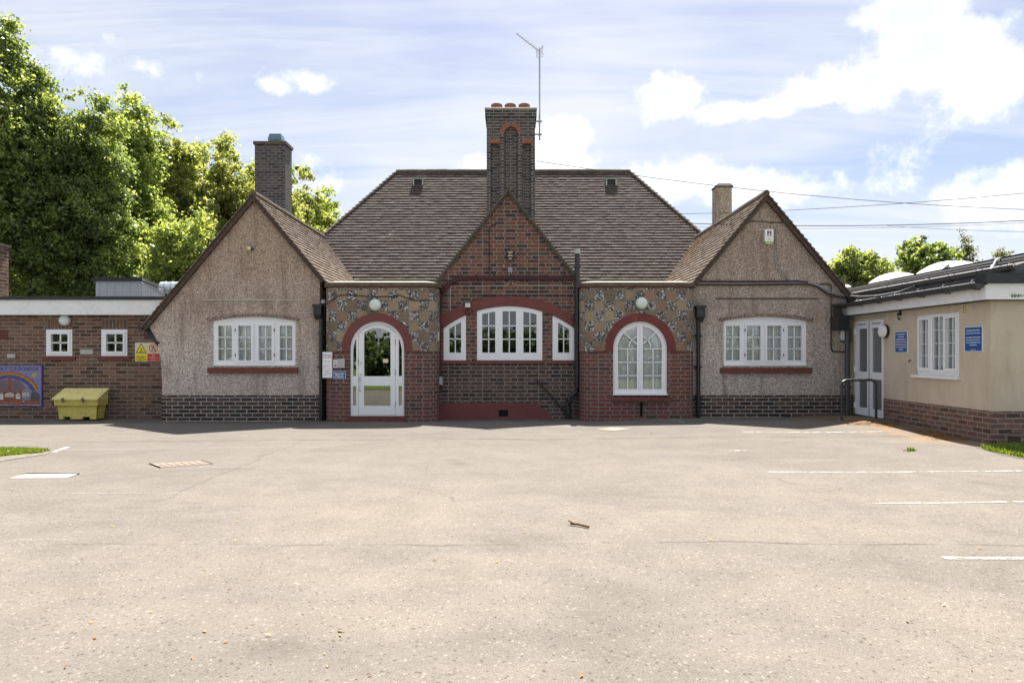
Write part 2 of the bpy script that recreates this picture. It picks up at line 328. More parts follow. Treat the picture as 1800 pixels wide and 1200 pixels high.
def fn(t):   # old, dusty, sun-bleached tarmac
    o = t.obj()
    v = t.n('ShaderNodeTexVoronoi', {'Vector': o, 'Scale': 175.0}); rr = t.n('ShaderNodeSeparateColor', {0: v.outputs['Color']}).outputs[0]
    v2 = t.n('ShaderNodeTexVoronoi', {'Vector': o, 'Scale': 75.0}); r2 = t.n('ShaderNodeSeparateColor', {0: v2.outputs['Color']}).outputs[1]
    c = t.ramp(rr, [(0, (.120, .105, .092)), (.15, (.150, .132, .115)), (.5, (.163, .147, .129)), (.85, (.184, .166, .146)), (1, (.214, .194, .171))])
    c = t.mix(t.math('MULTIPLY', t.mr(r2, .965, .98), .6), c, (.05, .045, .042))
    c = t.mix(t.math('MULTIPLY', t.mr(r2, .04, .02), .4), c, (.36, .33, .28))
    big = t.noise(t.vmath('MULTIPLY', o, (.6, 1.2, 1)), .55, 6, .62, .6); mid = t.noise(t.vmath('ADD', o, (5, 9, 0)), 1.9, 6, .65)
    c = t.mix(1.0, c, t.ramp(big, [(.34, (.85, .85, .86)), (.5, (1.0, .99, .975)), (.66, (1.08, 1.06, 1.02))]), 'MULTIPLY')
    c = t.mix(1.0, c, t.ramp(mid, [(.32, .88), (.6, 1.04)]), 'MULTIPLY')
    sp = t.n('ShaderNodeSeparateXYZ', {0: o})
    # darker and greyer towards the school, sandier over the open yard
    wy = t.math('ADD', sp.outputs[1], t.math('MULTIPLY', t.math('SUBTRACT', t.noise(o, .5, 4), .5), 1.6))
    c = t.mix(t.mr(wy, -8.5, -3.0, 0, .40), c, (.112, .106, .099))
    # long wavering joint and a few cracks
    cr = t.n('ShaderNodeTexVoronoi', {'Vector': t.vmath('ADD', o, t.vmath('MULTIPLY', t.n('ShaderNodeTexNoise', {'Vector': o, 'Scale': 1.4, 'Detail': 5.0}).outputs[1], (.9, .9, 0))), 'Scale': .22}, feature='DISTANCE_TO_EDGE').outputs[0]
    crm = t.math('MULTIPLY', t.mr(cr, .0026, .0008), t.mr(t.noise(o, .9, 3), .48, .58))
    c = t.mix(t.math('MULTIPLY', crm, .4), c, (.07, .062, .055))
    jy = t.math('ADD', sp.outputs[1], t.math('MULTIPLY', t.math('SUBTRACT', t.noise(o, 1.1, 5), .5), .22))
    jm = t.math('MULTIPLY', t.mr(t.math('ABSOLUTE', t.math('ADD', jy, 9.52)), .02, .004), t.mr(t.noise(t.vmath('ADD', o, (2, 2, 0)), 1.7, 3), .42, .56))
    jm2 = t.math('MULTIPLY', t.mr(t.math('ABSOLUTE', t.math('ADD', jy, 3.55)), .05, .01), t.mr(t.noise(t.vmath('ADD', o, (8, 2, 0)), 1.2, 3), .40, .55))
    c = t.mix(t.math('MULTIPLY', t.math('MAXIMUM', jm, jm2), .8), c, (.07, .062, .055))
    sx = t.math('ADD', sp.outputs[0], t.math('MULTIPLY', t.math('SUBTRACT', t.noise(o, 1.3, 5), .5), .35))
    inr = t.math('MULTIPLY', t.mr(sp.outputs[1], -8.6, -7.6), t.mr(sp.outputs[1], -3.6, -4.4))
    c = t.mix(t.math('MULTIPLY', t.math('MULTIPLY', t.mr(t.math('ABSOLUTE', t.math('ADD', sx, 3.4)), .030, .006), inr), .35), c, (.07, .062, .055))
    side = t.math('MULTIPLY', t.mr(sx, -3.38, -3.42), inr)
    c = t.mix(t.math('MULTIPLY', side, .12), c, (.12, .112, .105))
    oil = t.mr(t.noise(t.vmath('ADD', o, (31, 17, 0)), .85, 2, .4), .69, .76)
    c = t.mix(t.math('MULTIPLY', oil, t.mr(t.noise(o, 14, 5, .7), .3, .7, .15, .55)), c, (.075, .068, .062))
    # orange leaf-litter stain in the corner by the annexe
    dx = t.math('SUBTRACT', sp.outputs[0], 7.0); dd = t.math('ABSOLUTE', dx)
    st = t.math('MULTIPLY', t.mr(dd, 1.3, .1), t.math('MULTIPLY', t.mr(sp.outputs[1], -4.9, -4.0), t.mr(sp.outputs[1], -.2, -1.0)))
    st = t.math('MULTIPLY', st, t.mr(t.noise(o, 3.0, 7, .7), .38, .60))
    c = t.mix(t.math('MULTIPLY', st, .6), c, (.34, .18, .06))
    dm = t.math('MULTIPLY', t.mr(t.math('ABSOLUTE', t.math('SUBTRACT', sp.outputs[1], .0)), .9, .1), t.mr(t.noise(o, 2.2, 6, .7), .40, .62))
    c = t.mix(t.math('MULTIPLY', dm, .6), c, (.085, .075, .05))
    h = t.math('ADD', t.math('MULTIPLY', v.outputs['Distance'], -1.0), t.math('MULTIPLY', t.noise(o, 30, 5, .7), 1.2))
    return {'Base Color': c, 'Roughness': 0.93, 'Normal': t.bump(h, .30, .010)}
material('tarmac', fn, .92, .15)

def fn(t):   # worn bay paint: patches of paint left on the tarmac
    o = t.obj(); n = t.noise(o, 11, 6, .75); n2 = t.noise(o, 1.1, 3)
    al = t.math('MULTIPLY', t.mr(n, .40, .55), t.mr(n2, .30, .48, .25, 1.0))
    b = t.n('ShaderNodeBsdfPrincipled', {'Base Color': (.46, .445, .42, 1), 'Roughness': .8})
    return t.n('ShaderNodeMixShader', {0: al, 1: t.n('ShaderNodeBsdfTransparent').outputs[0], 2: b.outputs[0]})
material('bay_paint', fn)
def fn(t):
    o = t.obj(); n = t.noise(o, 9, 6, .75); n2 = t.noise(o, .9, 3)
    al = t.math('MULTIPLY', t.mr(t.noise(o, 40, 4, .7), .40, .58, 0, .6), t.mr(n2, .38, .55, .1, 1.0))
    b = t.n('ShaderNodeBsdfPrincipled', {'Base Color': (.36, .345, .32, 1), 'Roughness': .8})
    return t.n('ShaderNodeMixShader', {0: al, 1: t.n('ShaderNodeBsdfTransparent').outputs[0], 2: b.outputs[0]})
material('faded_paint', fn)

def leafmat(name, stops, trans=0.45, tcol=1.6):
    def fn(t):
        a = t.n('ShaderNodeAttribute', attribute_name='tint').outputs[2]
        c = t.ramp(a, stops)
        tc = t.mix(1.0, c, (tcol*1.18, tcol*1.10, tcol*.60), 'MULTIPLY')
        d = t.n('ShaderNodeBsdfPrincipled', {'Base Color': c, 'Roughness': .38, 'Specular IOR Level': .5})
        tr = t.n('ShaderNodeBsdfTranslucent', {'Color': tc})
        return t.n('ShaderNodeMixShader', {0: trans, 1: d.outputs[0], 2: tr.outputs[0]})
    return material(name, fn)
leafmat('leaf_dark', [(0, (.048, .072, .034)), (.5, (.10, .142, .052)), (1, (.20, .25, .088))], .52, 2.5)
leafmat('leaf_bright', [(0, (.075, .11, .04)), (.5, (.145, .19, .06)), (1, (.24, .285, .095))], .55, 2.5)
leafmat('leaf_olive', [(0, (.085, .11, .045)), (.5, (.155, .185, .065)), (1, (.24, .265, .105))], .55, 2.4)
leafmat('leaf_wood', [(0, (.045, .07, .02)), (.5, (.075, .11, .03)), (1, (.13, .16, .05))], .25, 1.4)
leafmat('leaf_distant', [(0, (.09, .12, .05)), (.5, (.15, .19, .075)), (1, (.22, .26, .11))], .55, 2.3)
leafmat('leaf_pale', [(0, (.07, .09, .04)), (.5, (.12, .14, .06)), (1, (.17, .19, .09))], .45, 1.7)
leafmat('grass_blade', [(0, (.08, .13, .02)), (.5, (.14, .20, .025)), (1, (.22, .26, .05))], .4, 1.6)
leafmat('litter_leaf', [(0, (.16, .07, .02)), (.5, (.34, .16, .04)), (1, (.45, .30, .08))], .2, 1.0)

# ------------------------------------------------------------------ geometry helpers
def PX(px, d): return (px-900)*d/F            # photo column -> metres across at distance d
def PZ(py, d): return EYE+(622-py)*d/F        # photo row -> height at distance d
def PT(px, py, d): return Vector((PX(px, d), d-D0, PZ(py, d)))
def FR(y0):                                   # wall frame facing the yard: u right, v up, w towards the viewer
    return lambda u, v, w: (u, y0-w, v)
def FS(x0):                                   # wall frame on the annexe's flank, facing -x
    return lambda u, v, w: (x0-w, -u, v)

class MB:
    def __init__(s): s.v = []; s.f = []; s.uv = []; s.tint = []; s.mi = []; s.cur = 0; s.t = 0.5
    def face(s, pts, uv=None):
        i = len(s.v); s.v += [tuple(p) for p in pts]; s.f.append(tuple(range(i, i+len(pts)))); s.uv.append(uv); s.mi.append(s.cur); s.tint.append(s.t)
    def box(s, x0, x1, y0, y1, z0, z1, F_=None):
        g = F_ or (lambda a, b, c: (a, b, c))
        p = [g(a, b, c) for a in (x0, x1) for b in (y0, y1) for c in (z0, z1)]
        for q in ((0,1,3,2),(4,6,7,5),(0,4,5,1),(2,3,7,6),(0,2,6,4),(1,5,7,3)): s.face([p[k] for k in q])
        return s
    def fbox(s, F_, u0, u1, v0, v1, w0, w1): return s.box(u0, u1, v0, v1, w0, w1, F_)
    def prism(s, F_, outer, holes, w0, w1, back=False, sides=True):
        loops = [[Vector((a, b, 0)) for a, b in outer]]+[[Vector((a, b, 0)) for a, b in h] for h in holes]
        flat = [p for l in loops for p in l]
        for tri in geometry.tessellate_polygon(loops):
            a, b, c = (flat[k] for k in tri)
            if (b-a).cross(c-a).z < 0: b, c = c, b
            if abs((b-a).cross(c-a).z) < 1e-9: continue
            s.face([F_(q.x, q.y, w1) for q in (a, b, c)])
            if back: s.face([F_(q.x, q.y, w0) for q in (a, c, b)])
        if sides:
            for l in loops:
                for k in range(len(l)):
                    a, b = l[k], l[(k+1) % len(l)]
                    s.face([F_(a.x, a.y, w0), F_(b.x, b.y, w0), F_(b.x, b.y, w1), F_(a.x, a.y, w1)])
        return s
    def tube(s, pts, r, n=8, caps=True, r1=None):
        pts = [Vector(p) for p in pts]; rings = []
        N = len(pts)
        for i, p in enumerate(pts):
            d = ((pts[min(i+1, N-1)]-pts[i]).normalized()+(pts[i]-pts[max(i-1, 0)]).normalized())
            if d.length < 1e-6: d = Vector((0, 0, 1))
            d.normalize()
            up = Vector((0, 0, 1)) if abs(d.z) < .95 else Vector((0, 1, 0))
            a = d.cross(up).normalized(); b = a.cross(d)
            rr = r if r1 is None else r+(r1-r)*i/max(1, N-1)
            rings.append([p+a*math.cos(2*math.pi*k/n)*rr+b*math.sin(2*math.pi*k/n)*rr for k in range(n)])
        for i in range(N-1):
            for k in range(n):
                s.face([rings[i][k], rings[i][(k+1) % n], rings[i+1][(k+1) % n], rings[i+1][k]])
        if caps: s.face(rings[0][::-1]); s.face(rings[-1])
        return s
    def lathe(s, c, prof, n=20, axis='z'):
        c = Vector(c)
        def P(r, h, a):
            if axis == 'z': return c+Vector((r*math.cos(a), r*math.sin(a), h))
            if axis == 'y': return c+Vector((r*math.cos(a), -h, r*math.sin(a)))
            return c+Vector((-h, r*math.cos(a), r*math.sin(a)))
        for (r0, h0), (r1, h1) in zip(prof, prof[1:]):
            for k in range(n):
                a, b = 2*math.pi*k/n, 2*math.pi*(k+1)/n
                q = [P(r0, h0, a), P(r0, h0, b), P(r1, h1, b), P(r1, h1, a)]
                if r0 < 1e-6: q = [q[0], q[2], q[3]]
                elif r1 < 1e-6: q = q[:3]
                s.face(q)
        return s
    def build(s, name, mats, parent=None, smooth=False, tint=False):
        me = bpy.data.meshes.new(name)
        me.from_pydata(s.v, [], s.f)
        for m in (mats if isinstance(mats, (list, tuple)) else [mats]): me.materials.append(M[m])
        uvl = me.uv_layers.new(name='UVMap'); k = 0
        for f, u in zip(s.f, s.uv):
            if u is None:
                a, b, c = Vector(s.v[f[0]]), Vector(s.v[f[1]]), Vector(s.v[f[2]])
                n = (b-a).cross(c-a); ax, ay, az = abs(n.x), abs(n.y), abs(n.z)
                for i in f:
                    x, y, z = s.v[i]
                    uvl.data[k].uv = (x+20, z+5) if ay >= ax and ay >= az else ((y+40, z+5) if ax >= az else (x+20, y+40)); k += 1
            else:
                for q in u: uvl.data[k].uv = q; k += 1
        me.polygons.foreach_set('material_index', s.mi)
        if tint:
            at = me.attributes.new('tint', 'FLOAT', 'FACE'); at.data.foreach_set('value', s.tint)
        me.update()
        if smooth:
            me.validate(); me.polygons.foreach_set('use_smooth', [True]*len(me.polygons))
            import bmesh
            bm = bmesh.new(); bm.from_mesh(me); bmesh.ops.remove_doubles(bm, verts=bm.verts, dist=1e-5)
            for e in bm.edges:
                if len(e.link_faces) == 2 and e.calc_face_angle(0) > R(40): e.smooth = False
            bm.to_mesh(me); bm.free()
        o = bpy.data.objects.new(name, me); COL.objects.link(o)
        if parent is not None: o.parent = parent
        return o

def arr_mesh(name, verts, quads, mat, tint, parent=None):
    """fast mesh from numpy arrays: n x 3 verts, m x 4 quads"""
    me = bpy.data.meshes.new(name); nq = len(quads)
    me.vertices.add(len(verts)); me.vertices.foreach_set('co', verts.astype(np.float32).ravel())
    me.loops.add(nq*4); me.loops.foreach_set('vertex_index', quads.astype(np.int32).ravel())
    me.polygons.add(nq); me.polygons.foreach_set('loop_start', np.arange(0, nq*4, 4, dtype=np.int32)); me.polygons.foreach_set('loop_total', np.full(nq, 4, dtype=np.int32))
    me.materials.append(M[mat]); me.update(calc_edges=True)
    at = me.attributes.new('tint', 'FLOAT', 'FACE'); at.data.foreach_set('value', tint.astype(np.float32))
    o = bpy.data.objects.new(name, me); COL.objects.link(o)
    if parent is not None: o.parent = parent
    return o

def tag(o, label=None, cat=None, group=None, kind=None):
    for k, v in (('label', label), ('category', cat), ('group', group), ('kind', kind)):
        if v: o[k] = v
    return o
def thing(name, label, cat, loc=(0, 0, 0), group=None):
    o = bpy.data.objects.new(name, None); COL.objects.link(o); o.empty_display_size = .2
    # parts are written in world coordinates, so the Empty stays at the origin unless loc is given
    o.location = loc; return tag(o, label, cat, group)

def arc(cx, cz, r, a0, a1, n=16):
    return [(cx+r*math.cos(R(a0+(a1-a0)*i/n)), cz+r*math.sin(R(a0+(a1-a0)*i/n))) for i in range(n+1)]
def seg_head(x0, x1, zs, rise, n=12):         # right springing -> left springing, shallow arch
    h = (x1-x0)/2; r = (h*h+rise*rise)/(2*rise); cx = (x0+x1)/2; cz = zs+rise-r
    a = math.degrees(math.asin(h/r)); return arc(cx, cz, r, 90-a, 90+a, n)
def head_z(x, x0, x1, zs, rise):
    h = (x1-x0)/2; r = (h*h+rise*rise)/(2*rise); cx = (x0+x1)/2; return zs+rise-r+math.sqrt(max(0, r*r-(x-cx)**2))

_txt = {}
def text_faces(mb, F_, s, u, v, size, w, align='CENTER', xs=1.0, bold=0.0):
    """lettering as flat faces on a wall frame"""
    cu = bpy.data.curves.new('t', 'FONT'); cu.body = s; cu.size = size; cu.align_x = align; cu.fill_mode = 'FRONT'; cu.offset = bold; cu.resolution_u = 2
    ob = bpy.data.objects.new('t', cu); COL.objects.link(ob)
    bpy.context.view_layer.update()
    me = ob.evaluated_get(bpy.context.evaluated_depsgraph_get()).to_mesh()
    for p in me.polygons:
        mb.face([F_(u+me.vertices[i].co.x*xs, v+me.vertices[i].co.y, w) for i in p.vertices])
    ob.to_mesh_clear(); COL.objects.unlink(ob); bpy.data.objects.remove(ob); bpy.data.curves.remove(cu)

# ------------------------------------------------------------------ ground
plain('worn_ribs', (.27, .22, .18), .85, .2, var=.2, scale=20)
CX = [-14, -6, 0, 5, 7.2, 14]; CY = [-9, -4.4, -2.4, -1.2, 0, 1.2, 5]
CH = [[0, 0, 0, 0, 0, 0], [0, 0, .02, .05, .07, .07], [-.03, 0, .06, .10, .12, .12], [-.05, 0, .05, .10, .15, .15],
      [-.07, -.03, 0, .05, .13, .13], [-.09, -.06, 0, .05, .1, .1], [-.09, -.06, 0, .05, .05, .05]]
def gz(x, y):
    def loc(a, v):
        v = min(max(v, a[0]), a[-1])
        for i in range(len(a)-1):
            if v <= a[i+1]:
                f = (v-a[i])/(a[i+1]-a[i]); return i, f*f*(3-2*f)
    i, fx = loc(CX, x); j, fy = loc(CY, y)
    h = (CH[j][i]*(1-fx)+CH[j][i+1]*fx)*(1-fy)+(CH[j+1][i]*(1-fx)+CH[j+1][i+1]*fx)*fy
    und = .012*math.sin(x*1.3+y*.7)*math.sin(y*1.1-x*.4) if -14 < y < 1 else 0
    return h+und*min(1, max(0, (y+13)/3))
xs = [-900, -300, -100, -50, -30, -22]+[x*.35 for x in range(-46, 47)]+[22, 30, 50, 100, 300, 900]
ys = [-500, -150, -60, -30, -20]+[-16+.3*k for k in range(0, 62)]+[4, 6, 10, 20, 60, 200, 900]
mb = MB()
for i in range(len(xs)-1):
    for j in range(len(ys)-1):
        mb.face([(a, b, gz(a, b)) for a, b in ((xs[i], ys[j]), (xs[i+1], ys[j]), (xs[i+1], ys[j+1]), (xs[i], ys[j+1]))])
tag(mb.build('ground', 'tarmac', smooth=True), kind='structure')

def ground_at(px, py):
    d = 8.0
    for _ in range(30):
        x = PX(px, d); d = (EYE-gz(x, d-D0))*F/(py-622)
    return Vector((PX(px, d), d-D0, gz(PX(px, d), d-D0)))
def strip(name, p0, p1, wd, mat):
    a, b = ground_at(*p0), ground_at(*p1); n = max(2, int((b-a).length/.3)); mb = MB()
    dr = (b-a).normalized(); s = Vector((-dr.y, dr.x, 0))*wd/2
    P = [(a.lerp(b, k/n)) for k in range(n+1)]
    P = [[Vector((q.x, q.y, gz(q.x, q.y)+.0045)) for q in (p-s, p+s)] for p in P]
    for k in range(n): mb.face([P[k][0], P[k+1][0], P[k+1][1], P[k][1]])
    o = mb.build(name, mat); tag(o, kind='structure', group='painted parking bay lines'); return o
for p0, p1, wd, m in [((1346, 829.5), (2150, 825.5), .04, 'bay_paint'), ((1535, 885), (2200, 883), .036, 'bay_paint'), ((1658, 981), (2300, 981), .06, 'bay_paint'),
        ((1278, 792), (1320, 792), .05, 'bay_paint'), ((1305, 759), (1565, 758), .05, 'bay_paint'), ((1235, 745), (1450, 743), .05, 'faded_paint'),
        ((95, 791), (470, 786), .045, 'faded_paint'), ((125, 867), (330, 867), .04, 'faded_paint'), ((35, 949), (130, 949), .035, 'faded_paint'), ((350, 821), (440, 821), .05, 'faded_paint'),
        ((185, 767), (450, 766), .05, 'faded_paint'), ((1178, 736.5), (1203, 743), .05, 'bay_paint'), ((94, 795), (118, 786), .09, 'bay_paint')]:
    strip('bay_line', p0, p1, wd, m)

def gpoly(mb, pts, dz, th=None):
    P = [ground_at(*p) for p in pts]; P = [Vector((p.x, p.y, gz(p.x, p.y)+dz)) for p in P]
    mb.face(P[::-1])
    return P
mb = MB(); gpoly(mb, [(14, 841), (118, 840.5), (137, 833), (44, 833.5)], .005); mb2 = MB(); gpoly(mb2, [(36, 834.5), (138, 834), (141, 832), (48, 831.5)], .004)
mc = thing('inspection_cover', 'white painted concrete inspection cover near left edge of the yard', 'manhole cover')
mb.build('cover_slab', 'concrete_lid', mc); mb2.build('cover_rim', 'dark_gap', mc)
mc = thing('inspection_cover', 'rusty ribbed iron inspection cover set in tarmac before the left wing', 'manhole cover')
mb = MB(); gpoly(mb, [(262, 815.5), (282, 822), (372, 815.5), (352, 810)], .005); mb.build('cover_slab', 'rust_iron', mc)
mb = MB()
for k in range(7):
    a = (268+k*12.5, 816.8-k*.8); gpoly(mb, [a, (a[0]+8, a[1]+3.5), (a[0]+12, a[1]+3.2), (a[0]+4, a[1]-.6)], .011)
mb.build('cover_ribs', 'worn_ribs', mc)
for p in ([(260, 815), (281, 822.5), (284, 822.5), (263, 815)], [(352, 809.5), (373, 816), (376, 816), (355, 809.5)]):
    mb = MB(); gpoly(mb, p, .012); mb.build('cover_rim', 'dark_gap', mc)
mc = thing('inspection_cover', 'worn pale concrete inspection cover in front of the arched window', 'manhole cover')
mb = MB(); gpoly(mb, [(1046, 755), (1082, 757), (1112, 753.5), (1076, 751.5)], .005); mb.build('cover_slab', 'worn_ribs', mc)

# ------------------------------------------------------------------ SCHOOL
school = thing('school_building', 'pebbledash and brick school with two gabled wings, central brick gable, steep tiled roof', 'building')
def part(mb, name, mat, parent=school, **k): return mb.build(name, mat, parent, **k)

def window(parent, F_, outer, lights, pane_top, w0=-.05, bars=None, sash=(), glass='window_glass', behind='net_curtain', head=None, name='window', depth=.07):
    """outer: frame outline; lights: list of hole polygons; bars: list of (u0,u1,v0,v1) glazing bars; behind: curtain material or None"""
    wn = MB().prism(F_, outer, lights, w0, w0+depth, back=True).build(name, 'white_paint', parent)
    b = MB()
    for (u0, u1, v0, v1) in bars or []: b.fbox(F_, u0, u1, v0, v1, w0+.022, w0+.052)
    if bars: b.build('glazing_bar', 'white_paint', wn)
    for (poly, hole) in sash: MB().prism(F_, poly, [hole], w0+depth-.002, w0+depth+.022).build('sash', 'white_paint', wn)
    g = MB()
    for l in lights: g.prism(F_, l, [], 0, w0+.03, sides=False)
    g.build('pane', glass, wn)
    us = [p[0] for p in outer]; vs = [p[1] for p in outer]; a, b_, c, d = min(us), max(us), min(vs), max(vs)
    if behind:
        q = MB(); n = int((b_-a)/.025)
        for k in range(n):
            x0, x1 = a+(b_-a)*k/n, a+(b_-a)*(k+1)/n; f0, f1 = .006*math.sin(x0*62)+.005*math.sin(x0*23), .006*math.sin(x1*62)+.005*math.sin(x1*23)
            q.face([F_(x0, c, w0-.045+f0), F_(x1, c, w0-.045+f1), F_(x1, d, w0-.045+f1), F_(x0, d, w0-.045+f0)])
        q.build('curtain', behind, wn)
    # the room seen through the panes
    r = MB(); e = .05; k0 = w0-.14; k1 = w0-1.6
    r.face([F_(a-e, c-e, k1), F_(b_+e, c-e, k1), F_(b_+e, d+e, k1), F_(a-e, d+e, k1)])
    for p in (((a-e, c-e), (b_+e, c-e)), ((b_+e, c-e), (b_+e, d+e)), ((b_+e, d+e), (a-e, d+e)), ((a-e, d+e), (a-e, c-e))):
        r.face([F_(*p[0], k0), F_(*p[1], k0), F_(*p[1], k1), F_(*p[0], k1)])
    r.build('room_wall', 'room_dark', wn)
    return wn
def rect(a, b, c, d): return [(a, c), (b, c), (b, d), (a, d)]

F0 = FR(0.0)
# ---- gabled wings
def wing(side):
    d = D0
    if side < 0:
        mat = 'pebbledash_warm'; xr = -5.51; zr = 4.76
        body = [(-7.483, -.3), (-4.11, -.3), (-4.11, zr-1.2*1.4), (xr, zr), (-7.80, 2.04), (-7.72, 1.93), (-7.63, 1.78), (-7.57, 1.6), (-7.525, 1.38), (-7.50, 1.1), (-7.485, .8), (-7.483, .55)]
        wx0, wx1, sx0, sx1 = PX(374.5, d), PX(519.5, d), PX(367, d), PX(524.5, d)
        lights = [(382.5, 407), (418.5, 441.5), (454.5, 477.5), (491, 513.5)]; sashes = [(413.8, 446), (449, 482)]
        pl = (-7.487, -4.11)
        hood = (PX(362, d), PX(527, d))
    else:
        mat = 'pebbledash_grey'; xr = 5.42; zr = 4.77
        body = [(3.85, -.3), (7.15, -.3), (7.15, zr-1.2*(7.15-xr)), (xr, zr), (3.85, zr-1.2*(xr-3.85))]
        wx0, wx1, sx0, sx1 = PX(1272, d), PX(1417.5, d), PX(1266, d), PX(1425.5, d)
        lights = [(1276.5, 1301), (1312.5, 1337), (1348.5, 1373.5), (1385, 1409.5)]; sashes = [(1309.5, 1341.5), (1345, 1377)]
        pl = (3.85, 7.15)
        hood = (PX(1262, d), PX(1430, d))
    zb, zs, rise = PZ(643, d), PZ(564, d), .09
    hole = [(wx0, zb), (wx1, zb)]+seg_head(wx0, wx1, zs, rise)
    part(MB().prism(F0, body, [hole], -.28, 0), 'gable_wall', mat)
    # flank walls running back to the main block
    fl = MB()
    for x in ((-7.483, -4.11) if side < 0 else (3.85, 7.15)): fl.face([(x, .28, -.3), (x, 8.5, -.3), (x, 8.5, 2.75), (x, .28, 2.75)])
    part(fl, 'flank_wall', mat)
    # brick plinth, 12 mm proud
    part(MB().fbox(F0, pl[0]-.002, pl[1]-.004, -.3, PZ(694.5, d), -.05, .014), 'plinth', 'brick_plinth')
    L = []; bars = []
    for (a, b) in lights:
        u0, u1 = PX(a, d), PX(b, d); v0, v1 = PZ(633, d), PZ(572.5, d); L.append(rect(u0, u1, v0, v1))
        m = (u0+u1)/2; bars.append((m-.010, m+.010, v0, v1))
        for k in (1, 2): z = v0+(v1-v0)*k/3; bars.append((u0, u1, z-.010, z+.010))
    S_ = [(rect(PX(a, d), PX(b, d), PZ(637, d), PZ(568.5, d)), rect(PX(l[0], d), PX(l[1], d), PZ(633, d), PZ(572.5, d))) for (a, b), l in zip(sashes, lights[1:3])]
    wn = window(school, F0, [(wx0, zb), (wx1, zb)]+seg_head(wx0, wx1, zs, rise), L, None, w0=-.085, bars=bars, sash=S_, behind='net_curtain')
    wn['label'] = 'four-light casement window in the ' + ('left' if side < 0 else 'right') + ' pebbledash wing'
    MB().fbox(F0, wx0+.004, wx1-.004, zb+.002, zb+.028, -.06, .02).build('frame_sill', 'white_paint', wn)
    for a, b in sashes:
        for z in (PZ(580, d), PZ(624, d)):
            x = PX(b, d) if (a == sashes[1][0]) else PX(a, d)
            MB().fbox(F0, x-.008, x+.008, z-.03, z+.03, 0, .012).build('hinge', 'dark_gap', wn)
    part(MB().fbox(F0, sx0, sx1, PZ(655.5, d), PZ(646, d), -.05, .075), 'window_sill', 'red_tile')
    # swept hood of dash over the window and a thin drip bead
    top = seg_head(hood[0], hood[1], PZ(560, d), .105, 14); a2 = seg_head(wx0-.02, wx1+.02, PZ(563.5, d), .09, 14)
    part(MB().prism(F0, top+a2[::-1], [], 0, .045), 'window_hood', 'pebbledash_stained')
    bx = (357, 535, 527) if side < 0 else (1258, 1440, 524.5)
    part(MB().fbox(F0, PX(bx[0], d), PX(bx[1], d), PZ(bx[2]+1.2, d), PZ(bx[2]-.8, d), 0, .016), 'drip_bead', 'verge_mortar' if side > 0 else 'weathered_plate')
    return xr, zr
wing(-1); wing(1)

# ---- tiled slopes
def tiles(name, mat, origin, ud, vd, poly, gauge=.125, tw=.165, thick=.036, jit=.004, parent=school):
    """plain tiles course by course on a slope; poly is the slope's outline in (u, v)"""
    ud, vd = Vector(ud).normalized(), Vector(vd).normalized(); nn = ud.cross(vd)
    if nn.z < 0: nn = -nn
    o = Vector(origin); mb = MB(); vs = [p[1] for p in poly]
    mb.t = .1; mb.face([o+ud*u+vd*v-nn*.012 for u, v in poly])
    v = min(vs); c = 0
    while v < max(vs)-.02:
        vm = v+gauge*.5; xs_ = []
        for k in range(len(poly)):
            (x0, y0), (x1, y1) = poly[k], poly[(k+1) % len(poly)]
            if (y0 <= vm) != (y1 <= vm): xs_.append(x0+(x1-x0)*(vm-y0)/(y1-y0))
        xs_.sort()
        for a, b in zip(xs_[::2], xs_[1::2]):
            a -= .03; b += .03
            k0 = math.floor(a/tw)-1
            for k in range(k0, math.ceil(b/tw)+1):
                u0 = max(a, (k+.5*(c % 2))*tw); u1 = min(b, (k+1+.5*(c % 2))*tw-.003)
                if u1-u0 < .02: continue
                t0 = thick+random.uniform(-jit, jit*1.4); t1 = t0+random.uniform(-jit, jit)*.8; dv = random.uniform(-.003, .003)
                mb.t = min(1, max(0, random.gauss(.5, .16)))
                A, B = o+ud*u0+vd*(v+dv), o+ud*u1+vd*(v+dv*.5); C, Dd = o+ud*u1+vd*(v+gauge+.012), o+ud*u0+vd*(v+gauge+.012)
                A1, B1 = A+nn*t0, B+nn*t1
                mb.face([A1, B1, C+nn*.003, Dd+nn*.003]); mb.face([A, B, B1, A1]); mb.face([A, A1, Dd]); mb.face([B, C, B1])
        v += gauge; c += 1
    return mb.build(name, mat, parent, tint=True)

PM = 1.19                                     # main roof pitch
ye, zE, yr, zR = 3.7, 2.77, 7.5, 7.29         # eaves and ridge of the main roof
RX0, RX1 = -3.74, 3.83; EX0, EX1 = -7.16, 7.25
sl = math.hypot(yr-ye, zR-zE)
tiles('main_roof_slope', 'roof_tile', (0, ye, zE), (1, 0, 0), (0, yr-ye, zR-zE), [(EX0, 0), (EX1, 0), (RX1, sl), (RX0, sl)])
b = MB(); yb = 2*yr-ye
b.face([(EX0, ye, zE-.02), (RX0, yr, zR-.02), (EX0, yb, zE-.02)]); b.face([(EX1, ye, zE-.02), (EX1, yb, zE-.02), (RX1, yr, zR-.02)])
b.face([(EX0, yb, zE-.02), (RX0, yr, zR-.02), (RX1, yr, zR-.02), (EX1, yb, zE-.02)])
part(b, 'rear_roof_slope', 'ridge_tile')
b = MB(); b.box(EX0+.3, EX1-.3, ye+.25, yb-.25, -.3, zE-.05); part(b, 'main_wall', 'brick_centre')
